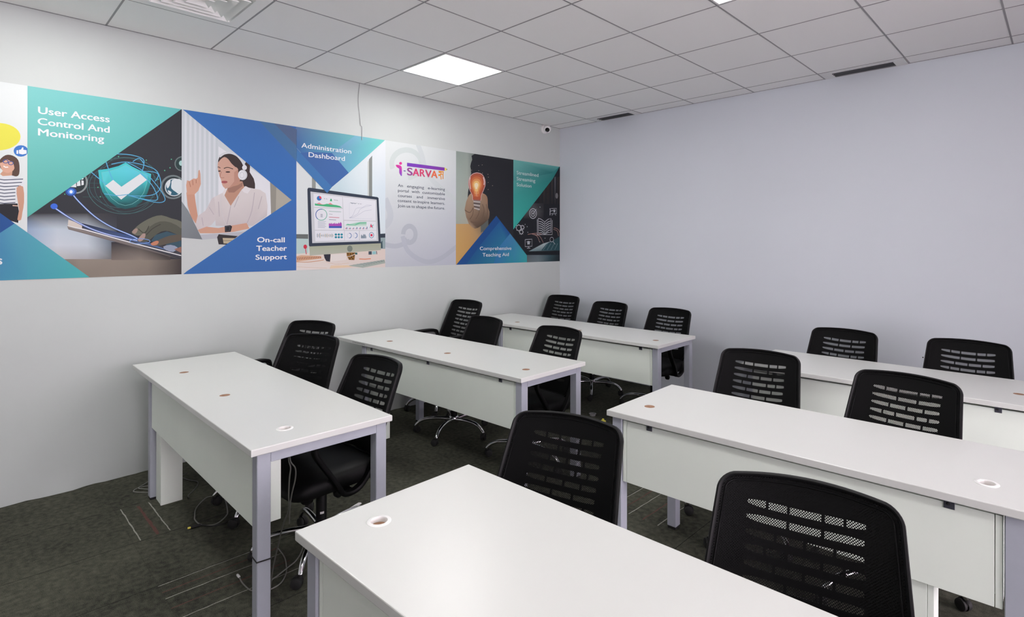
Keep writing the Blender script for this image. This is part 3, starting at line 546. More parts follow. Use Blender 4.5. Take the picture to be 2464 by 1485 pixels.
  ('L',[196,200,206],0,85,[587,16983,504,17047]),('L',[196,200,206],0,85,[848,17081,848,17176]),('L',[196,200,206],0,86,[1110,16995,1195,17064]),
  ('R',[196,200,206],16,76,0,360,[1434,16834,1662,16839,1434,16641]),('L',[196,200,206],0,86,[1662,16839,1783,16841]),('L',[196,200,206],0,86,[1595,16700,1681,16635]),
  ('L',[196,200,206],0,86,[1434,16641,1434,16546]),('L',[196,200,206],0,86,[1273,16694,1189,16626]),('L',[196,200,206],0,85,[1207,16829,1087,16827]),
  ('L',[196,200,206],0,86,[1273,16967,1188,17032]),('L',[196,200,206],0,85,[1433,17027,1433,17122]),('L',[196,200,206],0,86,[1594,16974,1680,17044]),
  ('R',[196,200,206],16,75,0,360,[1248,16300,1502,16304,1249,16085]),('L',[196,200,206],0,86,[1502,16304,1623,16306]),('L',[196,200,206],0,86,[1428,16150,1513,16084]),
  ('L',[196,200,206],0,86,[1249,16085,1249,15990]),('L',[196,200,206],0,85,[1070,16145,986,16078]),('L',[196,200,206],0,85,[996,16296,876,16295]),
  ('L',[196,200,206],0,86,[1069,16450,984,16515]),('L',[196,200,206],0,86,[1247,16516,1247,16611]),('L',[196,200,206],0,86,[1427,16456,1512,16524]),
  ('L',[196,200,206],0,78,[3853,17821,3858,16048,6449,16078,6444,17803]),
  ('L',[196,200,206],0,78,[4022,17924,4027,16264,4541,16291,5149,16102,5705,16328,6239,16336,6234,17997,5701,17880,5145,17546,4537,17843,4022,17944]),
  ('L',[196,200,206],0,69,[5145,17546,5149,16102]),('L',[196,200,206],3,88,[4137,17586,4610,17531,5029,17306]),('L',[196,200,206],3,89,[5292,17312,5702,17562,6116,17673]),
  ('L',[196,200,206],3,88,[4138,17332,4610,17275,5030,17049]),('L',[196,200,206],3,89,[5292,17055,5702,17303,6117,17413]),
  ('L',[196,200,206],3,87,[4139,17077,4611,17020,5031,16792]),('L',[196,200,206],3,89,[5293,16797,5703,17044,6117,17154]),
  ('L',[196,200,206],3,88,[4139,16823,4612,16764,5032,16535]),('L',[196,200,206],3,89,[5294,16540,5704,16786,6118,16894]),
  ('L',[196,200,206],3,88,[4140,16569,4613,16509,5033,16279]),('L',[196,200,206],3,90,[5295,16283,5705,16527,6119,16634]),
  ('L',[196,200,206],0,66,[1868,15452,2991,15516,2993,14705,1870,14652,1868,15452]),('P',[196,200,206],0,[2059,15186,2426,15302,2798,15188,2427,15072]),
  ('P',[196,200,206],0,[2222,15091,2633,15091,2633,14918,2223,14899]),('L',[196,200,206],0,67,[2428,14650,2429,14496]),('L',[196,200,206],0,67,[2169,14479,2690,14495]),
  ('L',[196,200,206],0,60,[6260,19179,7225,19243,7227,18616,6262,18558]),('L',[196,200,206],0,110,[6082,18991,6054,18370]),
  ('E',[196,200,206],8,[6082,19111,6186,19115,6082,19031]),('L',[196,200,206],0,70,[6112,18872,6590,18953]),
  ('P',[196,200,206],0,[6530,18990,6831,19104,7104,19015,6832,18883]),('P',[196,200,206],0,[6681,18896,6983,18909,6983,18768,6681,18736]),
  ('L',[196,200,206],0,50,[6592,18571,6382,18343]),('L',[196,200,206],0,50,[6923,18584,7106,18389]),('R',[196,200,206],22,60,0,360,[6376,15476,6706,15478,6377,15196]),
  ('L',[196,200,206],0,70,[6602,15246,6980,14915]),('E',[170,180,184],6,[1863,17186,1931,17188,1863,17129]),('E',[170,180,184],6,[2190,16927,2258,16928,2190,16869]),
  ('E',[170,180,184],6,[4318,19256,4389,19260,4318,19198]),('E',[170,180,184],6,[4287,15191,4358,15191,4287,15132]),
  ('E',[170,180,184],6,[2300,16288,2369,16289,2301,16230]),('E',[170,180,184],6,[-154,16000,-90,16001,-154,15944]),('E',[170,180,184],6,[5195,15638,5267,15639,5195,15579]),
 ]),
]
LETTERING = [
  (1, 'User Access', -4.7233, -4.3828, 2.2764, 0.0409, (240, 244, 246), 1),
  (1, 'Control And', -4.7251, -4.3827, 2.2105, 0.0392, (240, 244, 246), 1),
  (1, 'Monitoring', -4.7231, -4.4111, 2.146, 0.0409, (240, 244, 246), 1),
  (0, 's', -4.8947, -4.8787, 1.3802, 0.0492, (240, 244, 246), 1),
  (2, 'On-call', -3.4814, -3.2784, 1.5102, 0.0378, (240, 244, 246), 1),
  (2, 'Teacher', -3.4879, -3.2618, 1.4444, 0.0385, (240, 244, 246), 1),
  (2, 'Support', -3.4931, -3.2616, 1.3773, 0.0371, (240, 244, 246), 1),
  (3, 'Administration', -3.1473, -2.7188, 2.2708, 0.0377, (240, 244, 246), 0.5),
  (3, 'Dashboard', -3.0882, -2.7768, 2.2026, 0.0381, (240, 244, 246), 0.5),
  (6, 'Streamlined', -0.7337, -0.3819, 2.2751, 0.0375, (206, 232, 230), 0.8),
  (6, 'Streaming', -0.7335, -0.4339, 2.2076, 0.0375, (206, 232, 230), 0.8),
  (6, 'Solution', -0.7334, -0.4978, 2.1419, 0.0366, (206, 232, 230), 0.8),
  (5, 'Comprehensive', -1.2705, -0.8144, 1.4309, 0.036, (226, 234, 242), 0.6),
  (5, 'Teaching Aid', -1.2333, -0.8538, 1.3634, 0.0362, (226, 234, 242), 0.6),
  (4, 'An', -2.2573, -2.2065, 2.0223, 0.0262, (104, 112, 124), 0),
  (4, 'engaging', -2.159, -1.9708, 2.0223, 0.0262, (104, 112, 124), 0),
  (4, 'e-learning', -1.9259, -1.7245, 2.0223, 0.0262, (104, 112, 124), 0),
  (4, 'portal', -2.2572, -2.1425, 1.976, 0.0262, (104, 112, 124), 0),
  (4, 'with', -2.1094, -2.023, 1.976, 0.0262, (104, 112, 124), 0),
  (4, 'customizable', -1.9888, -1.7244, 1.976, 0.0262, (104, 112, 124), 0),
  (4, 'courses', -2.2571, -2.1079, 1.9294, 0.0262, (104, 112, 124), 0),
  (4, 'and', -2.0549, -1.9849, 1.9294, 0.0262, (104, 112, 124), 0),
  (4, 'immersive', -1.931, -1.7242, 1.9294, 0.0262, (104, 112, 124), 0),
  (4, 'content', -2.2596, -2.1115, 1.8831, 0.0262, (104, 112, 124), 0),
  (4, 'to', -2.092, -2.0557, 1.8831, 0.0262, (104, 112, 124), 0),
  (4, 'inspire', -2.043, -1.9124, 1.8831, 0.0262, (104, 112, 124), 0),
  (4, 'learners.', -1.8919, -1.7241, 1.8831, 0.0262, (104, 112, 124), 0),
  (4, 'Join', -2.2595, -2.1812, 1.8357, 0.0262, (104, 112, 124), 0),
  (4, 'us', -2.164, -2.1242, 1.8357, 0.0262, (104, 112, 124), 0),
  (4, 'to', -2.1114, -2.0752, 1.8357, 0.0262, (104, 112, 124), 0),
  (4, 'shape', -2.0593, -1.9438, 1.8357, 0.0262, (104, 112, 124), 0),
  (4, 'the', -1.9308, -1.8682, 1.8357, 0.0262, (104, 112, 124), 0),
  (4, 'future.', -1.8558, -1.724, 1.8357, 0.0262, (104, 112, 124), 0),
  (4, 'S', -2.1579, -2.1019, 2.1393, 0.0672, (152, 70, 150), 1.2),
  (4, 'A', -2.0964, -2.0272, 2.1393, 0.0672, (214, 60, 118), 1.2),
  (4, 'R', -2.0163, -1.9605, 2.1393, 0.0672, (214, 66, 112), 1.2),
  (4, 'V', -1.9557, -1.8857, 2.1393, 0.0672, (206, 66, 112), 1.2),
  (4, 'A', -1.8872, -1.8159, 2.1393, 0.0672, (232, 112, 74), 1.2),
]
# ------------------------------------------------------------------ the room
random.seed(4)
def gx(i): return GX + 0.6*i
def gy(j): return GY + 0.6*j

def build_floor():
    bm = bmesh.new()
    v = [bm.verts.new(p) for p in ((-0.1, ROOM_Y, 0), (ROOM_X, ROOM_Y, 0), (ROOM_X, 0.1, 0), (-0.1, 0.1, 0))]
    bm.faces.new(v)
    def stripe(x0, y0, x1, y1, w, mi):       # thin yarn stripes woven into single carpet tiles
        n = 14; dx, dy = x1-x0, y1-y0; l = math.hypot(dx, dy); nx, ny = -dy/l, dx/l
        prev = None
        for k in range(n+1):
            t = k/n; o = random.uniform(-0.0016, 0.0016); ww = w*random.uniform(0.7, 1.2)/2
            c = (x0+dx*t+nx*o, y0+dy*t+ny*o)
            cur = [bm.verts.new((c[0]+nx*ww, c[1]+ny*ww, 0.0008)), bm.verts.new((c[0]-nx*ww, c[1]-ny*ww, 0.0008))]
            if prev:
                f = bm.faces.new((prev[0], prev[1], cur[1], cur[0])); f.material_index = mi
            prev = cur
    def tile(x, y, along_x):
        for off, w, mi in ((0.012, 0.005, 1), (0.075, 0.007, 2), (0.135, 0.005, 1), (0.225, 0.007, 2), (0.318, 0.005, 1)):
            if along_x: stripe(x, y+off, x+0.485, y+off, w, mi)
            else: stripe(x+off, y, x+off, y+0.485, w, mi)
    # the tile by the first table's leg shows three stripes only
    stripe(0.583, -4.417, 1.055, -4.414, 0.006, 1); stripe(0.594, -4.288, 1.046, -4.284, 0.006, 1); stripe(0.606, -4.340, 1.047, -4.337, 0.014, 2)
    tile(1.549, -4.447, False); tile(2.541, -2.468, False);
    return tag(obj('floor', bm, [M['carpet'], M['carpet_white'], M['carpet_red']]), kind='structure')
build_floor()

def build_wall_left():
    bm = bmesh.new(); ny, nz = 160, 60; rows = []
    for i in range(ny+1):
        y = ROOM_Y + (0.0-ROOM_Y)*i/ny; r = []
        for j in range(nz+1):
            t = j/nz; z = CEIL*(t**1.6)
            x = 0.0
            if z < 1.25: x = 0.062*(1-z/1.25)**1.6
            wob = math.sin(y*9.1)*0.004 + math.sin(y*23.0+1)*0.003 + math.sin(y*41)*0.002
            if z < 0.10: x += (0.10-z)/0.10*wob*2.6
            r.append(bm.verts.new((x, y, z if j else -0.01)))
        rows.append(r)
    for a, b in zip(rows[:-1], rows[1:]):
        for j in range(nz): bm.faces.new((a[j], b[j], b[j+1], a[j+1]))
    # thickness
    for f in (((-0.12, ROOM_Y, 0), (-0.12, 0, 0), (-0.12, 0, CEIL+0.1), (-0.12, ROOM_Y, CEIL+0.1)),):
        bm.faces.new([bm.verts.new(p) for p in f])
    fix(bm)
    # make the room side face +x
    for f in bm.faces:
        c = f.calc_center_median()
        if c.x > -0.05 and f.normal.x < 0: f.normal_flip()
    return tag(obj('wall_left', bm, M['wall'], smooth=40), kind='structure')
build_wall_left()
def slab(name, m, *b):
    bm = bmesh.new(); box(bm, *b); return tag(obj(name, bm, m), kind='structure')
slab('wall_back', M['partition'], -0.12, ROOM_X, 0.0, 0.1, -0.02, CEIL+0.012)

slab('wall_front', M['front_wall'], -0.12, ROOM_X, ROOM_Y-0.1, ROOM_Y, -0.02, CEIL+0.1)
slab('added_wall_right', M['pink_tint_wall'], 6.3, 6.4, -1.9, 0.0, -0.02, CEIL-0.002)  # unseen pink wall section, added to tint and dim the right side
slab('added_wall_right', M['front_wall'], 7.5, 7.6, ROOM_Y, -5.5, -0.02, CEIL-0.002)  # unseen white wall section, added to narrow the opening for the fill light
LAMPS = [(1, 3), (5, 3), (1, -1), (5, -1)]
DIFFUSER = (1, 0)
VENTS = [1, 5]
def build_ceiling():
    bm = bmesh.new()
    g = 0.004
    for i in range(0, 17):
        for j in range(-7, 8):
            if (i, j) in LAMPS or (i, j) == DIFFUSER or (j == 7 and i in VENTS): continue
            x0, x1, y0, y1 = max(gx(i), 0.0), min(gx(i+1), ROOM_X), max(gy(j), ROOM_Y), min(gy(j+1), 0.0)
            if x1-x0 < 0.05 or y1-y0 < 0.05: continue
            r = 0.0
            box(bm, x0+g, x1-g, y0+g, y1-g, CEIL+r, CEIL+0.02, mi=0)
    # exposed grid bars between the tiles
    for i in range(0, 18):
        if gx(i) < ROOM_X: box(bm, gx(i)-0.005, gx(i)+0.005, ROOM_Y, 0.0, CEIL-0.0012, CEIL+0.03, mi=1)
    for j in range(-7, 8):
        if gy(j) > ROOM_Y: box(bm, 0.0, ROOM_X, gy(j)-0.005, gy(j)+0.005, CEIL-0.0010, CEIL+0.03, mi=1)
    # wall angles and the soffit above
    box(bm, 0.0, 0.014, ROOM_Y, 0.0, CEIL-0.001, CEIL+0.03, mi=1); box(bm, 0.0, ROOM_X, -0.014, 0.0, CEIL-0.0005, CEIL+0.03, mi=1)
    box(bm, -0.12, ROOM_X+0.1, ROOM_Y-0.1, 0.1, CEIL+0.09, CEIL+0.14, mi=0)
    return tag(obj('ceiling', bm, [M['tile'], M['tbar']]), kind='structure')
build_ceiling()

lamp_mat = emission('lit LED diffuser', (1.0, 0.985, 0.965, 1), LAMP_POWER)
def lamp(i, j, label):
    root = empty('ceiling_light_panel', (gx(i)+0.3, gy(j)+0.3, CEIL))
    bm = bmesh.new()
    for a in ((-0.292, 0.292, -0.292, -0.278), (-0.292, 0.292, 0.278, 0.292), (-0.292, -0.278, -0.278, 0.278), (0.278, 0.292, -0.278, 0.278)):
        box(bm, *a, -0.004, 0.03, 0.001, 1)
    obj('frame', bm, M['white_plastic'], root)
    bm = bmesh.new(); box(bm, -0.278, 0.278, -0.278, 0.278, 0.0, 0.012)
    obj('diffuser', bm, lamp_mat, root)
    tag(root, label, 'ceiling light', 'square LED panels in the ceiling')
ON = 'square lit white LED panel set in the ceiling grid, '
for (i, j), where in zip(LAMPS, ('over the middle table by the mural', 'at the top edge of the photo',
        'over the front left table by the mural', 'straight above the photographer')):
    lamp(i, j, ON + where)

def diffuser(i, j):
    root = empty('air_diffuser', (gx(i)+0.3, gy(j)+0.3, CEIL))
    bm = bmesh.new()
    def ring(a, b, za, zb, mi=0):
        P = lambda r, z: [(-r, -r, z), (r, -r, z), (r, r, z), (-r, r, z)]
        loft(bm, [P(a, za), P(b, zb)], False, mi); 
    ring(0.292, 0.292, 0.03, -0.003); ring(0.292, 0.225, -0.003, -0.003); ring(0.225, 0.205, -0.003, 0.03)
    obj('frame', fix(bm), M['tile'], root)
    for k in range(4):
        bm = bmesh.new(); r = 0.205-0.048*k
        P = lambda r, z: [(-r, -r, z), (r, -r, z), (r, r, z), (-r, r, z)]
        loft(bm, [P(r, -0.010), P(r-0.040, 0.020), P(r-0.042, 0.018), P(r-0.002, -0.013), P(r, -0.010)], False)
        obj('louvre', fix(bm), M['tile'], root)
    bm = bmesh.new(); box(bm, -0.21, 0.21, -0.21, 0.21, 0.05, 0.056)
    obj('duct_plate', bm, M['tile'], root)
    tag(root, 'square white four way air diffuser in the ceiling above the left end of the mural', 'air vent')
diffuser(*DIFFUSER)

def vent(i, label):
    y0 = gy(7)+0.008
    root = empty('ceiling_vent', (gx(i)+0.3, y0, CEIL)); L = 0.292; D = -0.002-y0
    bm = bmesh.new()
    box(bm, -L, L, 0, 0.055, -0.003, 0.02); box(bm, -L, -0.215, 0.055, D, -0.003, 0.02); box(bm, 0.215, L, 0.055, D, -0.003, 0.02)
    obj('frame', bm, M['white_plastic'], root)
    bm = bmesh.new(); box(bm, -0.215, 0.215, 0.055, D, 0.03, 0.035); obj('duct_opening', bm, M['vent_dark'], root)
    for k in range(3):
        y = 0.078 + 0.038*k
        bm = bmesh.new()
        loft(bm, [[(-0.215, y, -0.004), (-0.215, y+0.012, 0.016), (-0.215, y+0.014, 0.015), (-0.215, y+0.002, -0.005)], [(0.215, y, -0.004), (0.215, y+0.012, 0.016), (0.215, y+0.014, 0.015), (0.215, y+0.002, -0.005)]])
        obj('blade', fix(bm), M['blade'], root)
    tag(root, label, 'air vent', 'ceiling vents along the lavender partition')
vent(1, 'slotted ceiling vent above the partition near the corner with the security camera')
vent(5, 'slotted ceiling vent with one dark slot, above the partition at the right of the photo')

def security_camera():
    root = empty('security_camera', (0.0, -0.285, 2.842))
    bm = bmesh.new(); RY = Matrix.Rotation(math.pi/2, 4, 'Y')
    lathe(bm, [(0.001, 0.0), (0.052, 0.0), (0.054, 0.012), (0.046, 0.026), (0.001, 0.028)], 28, M4=RY)
    obj('mount', fix(bm), M['white_plastic'], root, 40)
    d = Vector((0.62, -0.62, -0.42)).normalized()
    Q = d.to_track_quat('Z', 'Y').to_matrix().to_4x4()
    bm = bmesh.new(); c = (0.052, 0, -0.004)
    prof = [(0.0005, -0.045)] + [(0.045*math.sin(a), -0.045*math.cos(a)) for a in [math.pi*k/14 for k in range(1, 11)]] + [(0.027, 0.030), (0.0005, 0.030)]
    lathe(bm, prof, 28, c, M4=Q); obj('housing', fix(bm), M['white_plastic'], root, 40)
    bm = bmesh.new(); lathe(bm, [(0.0005, 0.0302), (0.026, 0.0302), (0.026, 0.034), (0.022, 0.036), (0.014, 0.034), (0.013, 0.037), (0.0005, 0.039)], 24, c, M4=Q)
    obj('lens', fix(bm), M['glass_black'], root, 40)
    tag(root, 'small white dome security camera with black lens high in the wall corner', 'camera')
security_camera()

bm = bmesh.new()
tube(bm, spline([(0.004, -2.641, 2.893), (0.006, -2.652, 2.80), (0.005, -2.655, 2.72), (0.006, -2.640, 2.60), (0.006, -2.634, 2.53), (0.006, -2.620, 2.515), (0.007, -2.620, 2.44), (0.012, -2.622, 2.40)], 5), 0.0022, 6)
tag(obj('loose_wire', bm, M['grey_plastic']), 'thin grey wire hanging down the white wall from ceiling to mural', 'wire')

# ------------------------------------------------------------------ printed mural along the left wall
def catmull(P, C, k, closed=True):
    n = len(P); out = []; oc = []
    for i in range(n if closed else n-1):
        a, b, c, d = (P[i-1], P[i], P[(i+1) % n], P[(i+2) % n]) if closed else (P[max(i-1, 0)], P[i], P[i+1], P[min(i+2, n-1)])
        for j in range(k):
            t = j/k
            out.append(tuple(0.5*(2*b[q] + (c[q]-a[q])*t + (2*a[q]-5*b[q]+4*c[q]-d[q])*t*t + (3*b[q]-a[q]-3*c[q]+d[q])*t**3) for q in (0, 1)))
            if C: oc.append(tuple(C[i][q]*(1-t) + C[(i+1) % n][q]*t for q in range(3)))
    if not closed: out.append(P[-1])
    return out, oc
def clip_poly(P, C, x1):
    """keep the part of an artwork polygon inside its printed panel"""
    V = [list(p) + list(c) for p, c in zip(P, C)]
    for ax, val, sg in ((0, 0.0, 1), (0, x1, -1), (1, 1.2869, 1), (1, 2.4315, -1)):
        out = []
        for i in range(len(V)):
            a, b = V[i-1], V[i]; da, db = (a[ax]-val)*sg, (b[ax]-val)*sg
            if (da >= 0) != (db >= 0):
                t = da/(da-db); out.append([p+(q-p)*t for p, q in zip(a, b)])
            if db >= 0: out.append(b)
        V = out
        if len(V) < 3: return [], []
    return [v[:2] for v in V], [v[2:] for v in V]
INK = 0.71
def cols(h): return [tuple(lin(v)*INK for v in h[i:i+3]) for i in range(0, len(h), 3)]
def pairs(a): return [(a[i]*1e-4, a[i+1]*1e-4) for i in range(0, len(a), 2)]
def print_mesh(w, ops):
    bm = bmesh.new(); lay = bm.loops.layers.float_color.new('ink'); depth = [0]
    def face(P, C):
        P, C = clip_poly(P, C, w)
        if len(P) < 3: return
        x = 0.0012 + depth[0]*9e-6
        try: f = bm.faces.new([bm.verts.new((x, p[0], p[1])) for p in P])
        except ValueError: return
        f.normal_update()
        if f.normal.x < 0: f.normal_flip()
        m = {}
        for p, c in zip(P, C): m[(round(p[0], 5), round(p[1], 5))] = c
        for l in f.loops:
            c = m[(round(l.vert.co.y, 5), round(l.vert.co.z, 5))] if (round(l.vert.co.y, 5), round(l.vert.co.z, 5)) in m else C[0]
            l[lay] = (c[0], c[1], c[2], 1.0)
    def stroke(P, wd, c):
        n = len(P); Ls = []; Rs = []
        for i in range(n):
            a, b = P[max(i-1, 0)], P[min(i+1, n-1)]; dx, dy = b[0]-a[0], b[1]-a[1]; l = math.hypot(dx, dy) or 1
            Ls.append((P[i][0]-dy/l*wd/2, P[i][1]+dx/l*wd/2)); Rs.append((P[i][0]+dy/l*wd/2, P[i][1]-dx/l*wd/2))
        for i in range(n-1): face([Ls[i], Ls[i+1], Rs[i+1], Rs[i]], [c]*4)
    for op in ops:
        depth[0] += 1; c = cols(op[1])
        if op[0] == 'P':
            P = pairs(op[3]); C = c if len(c) == len(P) else None
            if op[2]:
                P, oc = catmull(P, C, op[2]); C = oc if C else None
            face(P, C or [c[0]]*len(P))
        elif op[0] in 'ER':
            o, u, v = pairs(op[-1]); u = (u[0]-o[0], u[1]-o[1]); v = (v[0]-o[0], v[1]-o[1])
            a0, a1 = (0, 360) if op[0] == 'E' else (op[4], op[5]); n = op[2]
            A = [math.radians(a0+(a1-a0)*k/(n if op[0] == 'E' else n-1)) for k in range(n)]
            P = [(o[0]+u[0]*math.cos(t)+v[0]*math.sin(t), o[1]+u[1]*math.cos(t)+v[1]*math.sin(t)) for t in A]
            if op[0] == 'E': face(P, [c[0]]*n)
            else: stroke(P, op[3]*1e-4, c[0])
        else:
            P = pairs(op[4])
            if op[2]: P, _ = catmull(P, None, op[2], False)
            stroke(P, op[3]*1e-4, c[0])
    return bm
def text_mesh(txt, weight):
    cu = bpy.data.curves.new('lettering', 'FONT'); cu.body = txt; cu.size = 1.0; cu.offset = 0.012*weight; cu.resolution_u = 4
    o = bpy.data.objects.new('lettering', cu); COL.objects.link(o)
    dg = bpy.context.evaluated_depsgraph_get(); me = bpy.data.meshes.new_from_object(o.evaluated_get(dg))
    bpy.data.objects.remove(o); bpy.data.curves.remove(cu)
    return me
CAP = max(v.co.y for v in text_mesh('H', 0).vertices)
def build_mural():
    root = empty('wall_mural', (0.0, -2.386, 1.859))
    names = ['printed_panel']*7
    for k, (y0, y1, ops) in enumerate(ART):
        p = obj('printed_panel', print_mesh(y1-y0, ops), M['print'], root, loc=(0.0, y0+2.386, -1.859))
        blocks = {}
        for pn, txt, ya, yb, zb, cap, col, wt in LETTERING:
            if pn != k: continue
            key = ('paragraph_word' if wt == 0 else 'logo_letter' if wt > 1.1 else 'lettering', (txt, ya))
            bm, _ = blocks.setdefault(key, (bmesh.new(), col))
            me = text_mesh(txt, 0); xs = [v.co.x for v in me.vertices]; a, b = min(xs), max(xs)
            # heavier weights: the same outlines laid again with a small sideways and upward shift
            k_ = 0.036*wt if wt else 0.012; sh = [(0, 0), (-k_, 0), (k_, 0), (0, k_*0.5), (0, -k_*0.5)]
            for q_, (sx_, sy_) in enumerate(sh):
                vm = [bm.verts.new((0.0034+0.00001*q_, ya-y0+(v.co.x-a)/(b-a)*(yb-ya)+sx_*cap, zb+(v.co.y/CAP+sy_)*cap)) for v in me.vertices]
                for f in me.polygons:
                    try: bm.faces.new([vm[i_] for i_ in f.vertices])
                    except ValueError: pass
            bpy.data.meshes.remove(me)
        for (nm, _), (bm, col) in blocks.items():
            fix(bm)
            for f in bm.faces:
                if f.normal.x < 0: f.normal_flip()
            mk = 'ink %d %d %d' % tuple(col)
            if mk not in M: M[mk] = mat(mk, tuple(lin(v)*INK for v in col)+(1.0,), 0.55, spec=0.2)
            obj(nm, bm, M[mk], p)
    # backing vinyl so the print has a real edge
    bm = bmesh.new(); box(bm, -0.001, 0.0012, -4.93+2.386, -0.002+2.386, 1.2869-1.859, 2.4315-1.859)
    obj('vinyl_backing', bm, M['white_plastic'], root)
    tag(root, 'long printed banner of teal and blue education panels on the left wall', 'mural')
build_mural()
# ------------------------------------------------------------------ desks
TOP = 0.7435
def desk(x, y, rz, L, D, lu, ru, raceway, grommets, clips, label, cap_style):
    """x, y = front left corner (side towards the photographer); lu, ru = outer ends of the two leg frames"""
    root = empty('training_desk', (x, y, 0), rz)
    tag(root, label, 'desk', 'white training desks in two columns')
    # worktop with real cut-outs for the cable holes
    bm = bmesh.new()
    outline = [(0, 0), (L, 0), (L, D), (0, D)]
    holes = [(g[0], g[1]) for g in grommets]
    R = 0.0245; n = 32; z1, z0 = TOP, TOP-0.027
    xs = [0.003] + sorted(v for h in holes for v in (h[0]-0.05, h[0]+0.05)) + [L-0.003]
    for zz, up in ((z1, True), (z0, False)):
        def quad(a, b, c, d):
            f = bm.faces.new([bm.verts.new((p[0], p[1], zz)) for p in ((a, b), (c, b), (c, d), (a, d))])
        segs = list(zip(xs[:-1], xs[1:]))
        for k, (a, b) in enumerate(segs):
            h = holes[(k-1)//2] if k % 2 else None
            if h is None: quad(a, 0.003, b, D-0.003)
            else:
                y0, y1 = h[1]-0.05, h[1]+0.05
                quad(a, 0.003, b, y0); quad(a, y1, b, D-0.003)
                sq = []
                for j in range(n):
                    t = 2*math.pi*j/n; cx, cy = math.cos(t), math.sin(t); m = 0.05/max(abs(cx), abs(cy))
                    sq.append((h[0]+cx*m, h[1]+cy*m))
                vi = [bm.verts.new((h[0]+R*math.cos(2*math.pi*j/n), h[1]+R*math.sin(2*math.pi*j/n), zz)) for j in range(n)]
                vo = [bm.verts.new((p[0], p[1], zz)) for p in sq]
                for j in range(n): bm.faces.new((vi[j], vo[j], vo[(j+1) % n], vi[(j+1) % n]))
    for h in holes:
        loft(bm, [[(h[0]+R*math.cos(2*math.pi*j/n), h[1]+R*math.sin(2*math.pi*j/n), z) for j in range(n)] for z in (z0, z1)], False)
    e = 0.003
    prof = [(e, z1), (e*0.3, z1-e*0.3), (0, z1-e), (0, z0+e), (e*0.3, z0+e*0.3), (e, z0)]
    loft(bm, [[(i, i, z), (L-i, i, z), (L-i, D-i, z), (i, D-i, z)] for i, z in prof], False)
    bmesh.ops.remove_doubles(bm, verts=bm.verts[:], dist=0.0004)
    obj('worktop', fix(bm), M['laminate'], root)
    # chipboard core seen in each open cable hole, with or without its white ring
    for k, h in enumerate(holes):
        c = (h[0], h[1], 0)
        if cap_style[k] == 'r':
            bm = bmesh.new()
            lathe(bm, [(0.0222, TOP-0.024), (0.0222, TOP+0.0005), (0.0232, TOP+0.0022), (0.0305, TOP+0.0024), (0.0330, TOP+0.0010), (0.0330, TOP), (0.0244, TOP), (0.0244, TOP-0.024), (0.0222, TOP-0.024)], 32, c)
            # open ring: drop the lathe's end caps
            for f in [f for f in bm.faces if len(f.verts) > 6]: bm.faces.remove(f)
            tag(obj('grommet_ring', fix(bm), M['white_plastic'], root, 40), 'white ring round an open cable hole')
            bm = bmesh.new(); lathe(bm, [(0.0005, TOP-0.022), (0.0221, TOP-0.022), (0.0221, TOP-0.0125), (0.0005, TOP-0.0125)], 24, c)
        else:
            bm = bmesh.new(); lathe(bm, [(0.0005, TOP-0.006), (0.0240, TOP-0.006), (0.0240, TOP-0.0008), (0.0005, TOP-0.0008)], 28, c)
        tag(obj('hole_plug', fix(bm), M['brown'], root, 40), 'round brown chipboard plug')
    # two steel leg frames
    T = 0.05; v0, v1 = 0.024, D-0.024; zt = z0
    for u in (lu, ru-T):
        fr = None
        for v in (v0, v1-T):
            bm = bmesh.new(); box(bm, u, u+T, v, v+T, 0.014, zt, 0.0025, 1)
            lg = obj('leg', bm, M['steel'], root)
            bm = bmesh.new(); box(bm, u+0.003, u+T-0.003, v+0.003, v+T-0.003, 0.0, 0.014)
            obj('rubber_foot', bm, M['rubber'], lg)
        bm = bmesh.new(); box(bm, u, u+T, v0+T, v1-T, zt-0.038, zt, 0.0015, 1); obj('cross_beam', bm, M['steel'], root)
    # hanging cable box: front board, back board, two end boards
    a, b = lu+T+0.004, ru-T-0.004; bz, tz = 0.425, zt-0.014
    bm = bmesh.new(); box(bm, a+0.0195, b-0.0195, 0.031, 0.049, bz, tz, 0.001, 1); obj('modesty_panel', bm, M['panel'], root)
    for u in (a, b-0.0175):
        bm = bmesh.new(); box(bm, u, u+0.0175, 0.031, 0.132, bz, tz, 0.001, 1); obj('end_board', bm, M['panel'], root)
    bm = bmesh.new(); box(bm, a+0.018, b-0.018, 0.114, 0.132, bz, tz, 0.001, 1); obj('back_board', bm, M['panel'], root)
    for u in clips:
        bm = bmesh.new(); box(bm, u-0.014, u+0.014, 0.0285, 0.0308, zt-0.032, zt, 0.0008, 1); box(bm, u-0.014, u+0.014, 0.006, 0.0308, zt-0.0025, zt)
        br = obj('bracket', bm, M['bracket'], root)
        bm = bmesh.new(); lathe(bm, [(0.0003, 0), (0.005, 0), (0.004, 0.0025), (0.0003, 0.003)], 12, (u-0.003, 0.0285, zt-0.017), M4=Matrix.Rotation(math.pi/2, 4, 'X'))
        obj('screw', fix(bm), M['rubber'], br)
    if raceway:
        u0, u1 = raceway
        bm = bmesh.new()
        box(bm, u0, u1-0.019, 0.052, 0.070, 0.004, bz, 0.001, 1); box(bm, u0, u1-0.019, 0.142, 0.160, 0.004, bz, 0.001, 1)
        box(bm, u0, u0+0.018, 0.070, 0.142, 0.004, bz, 0.001, 1)
        box(bm, u1-0.018, u1, 0.052, 0.160, 0.0, bz, 0.001, 1)
        obj('cable_riser', bm, M['panel'], root)
    return root

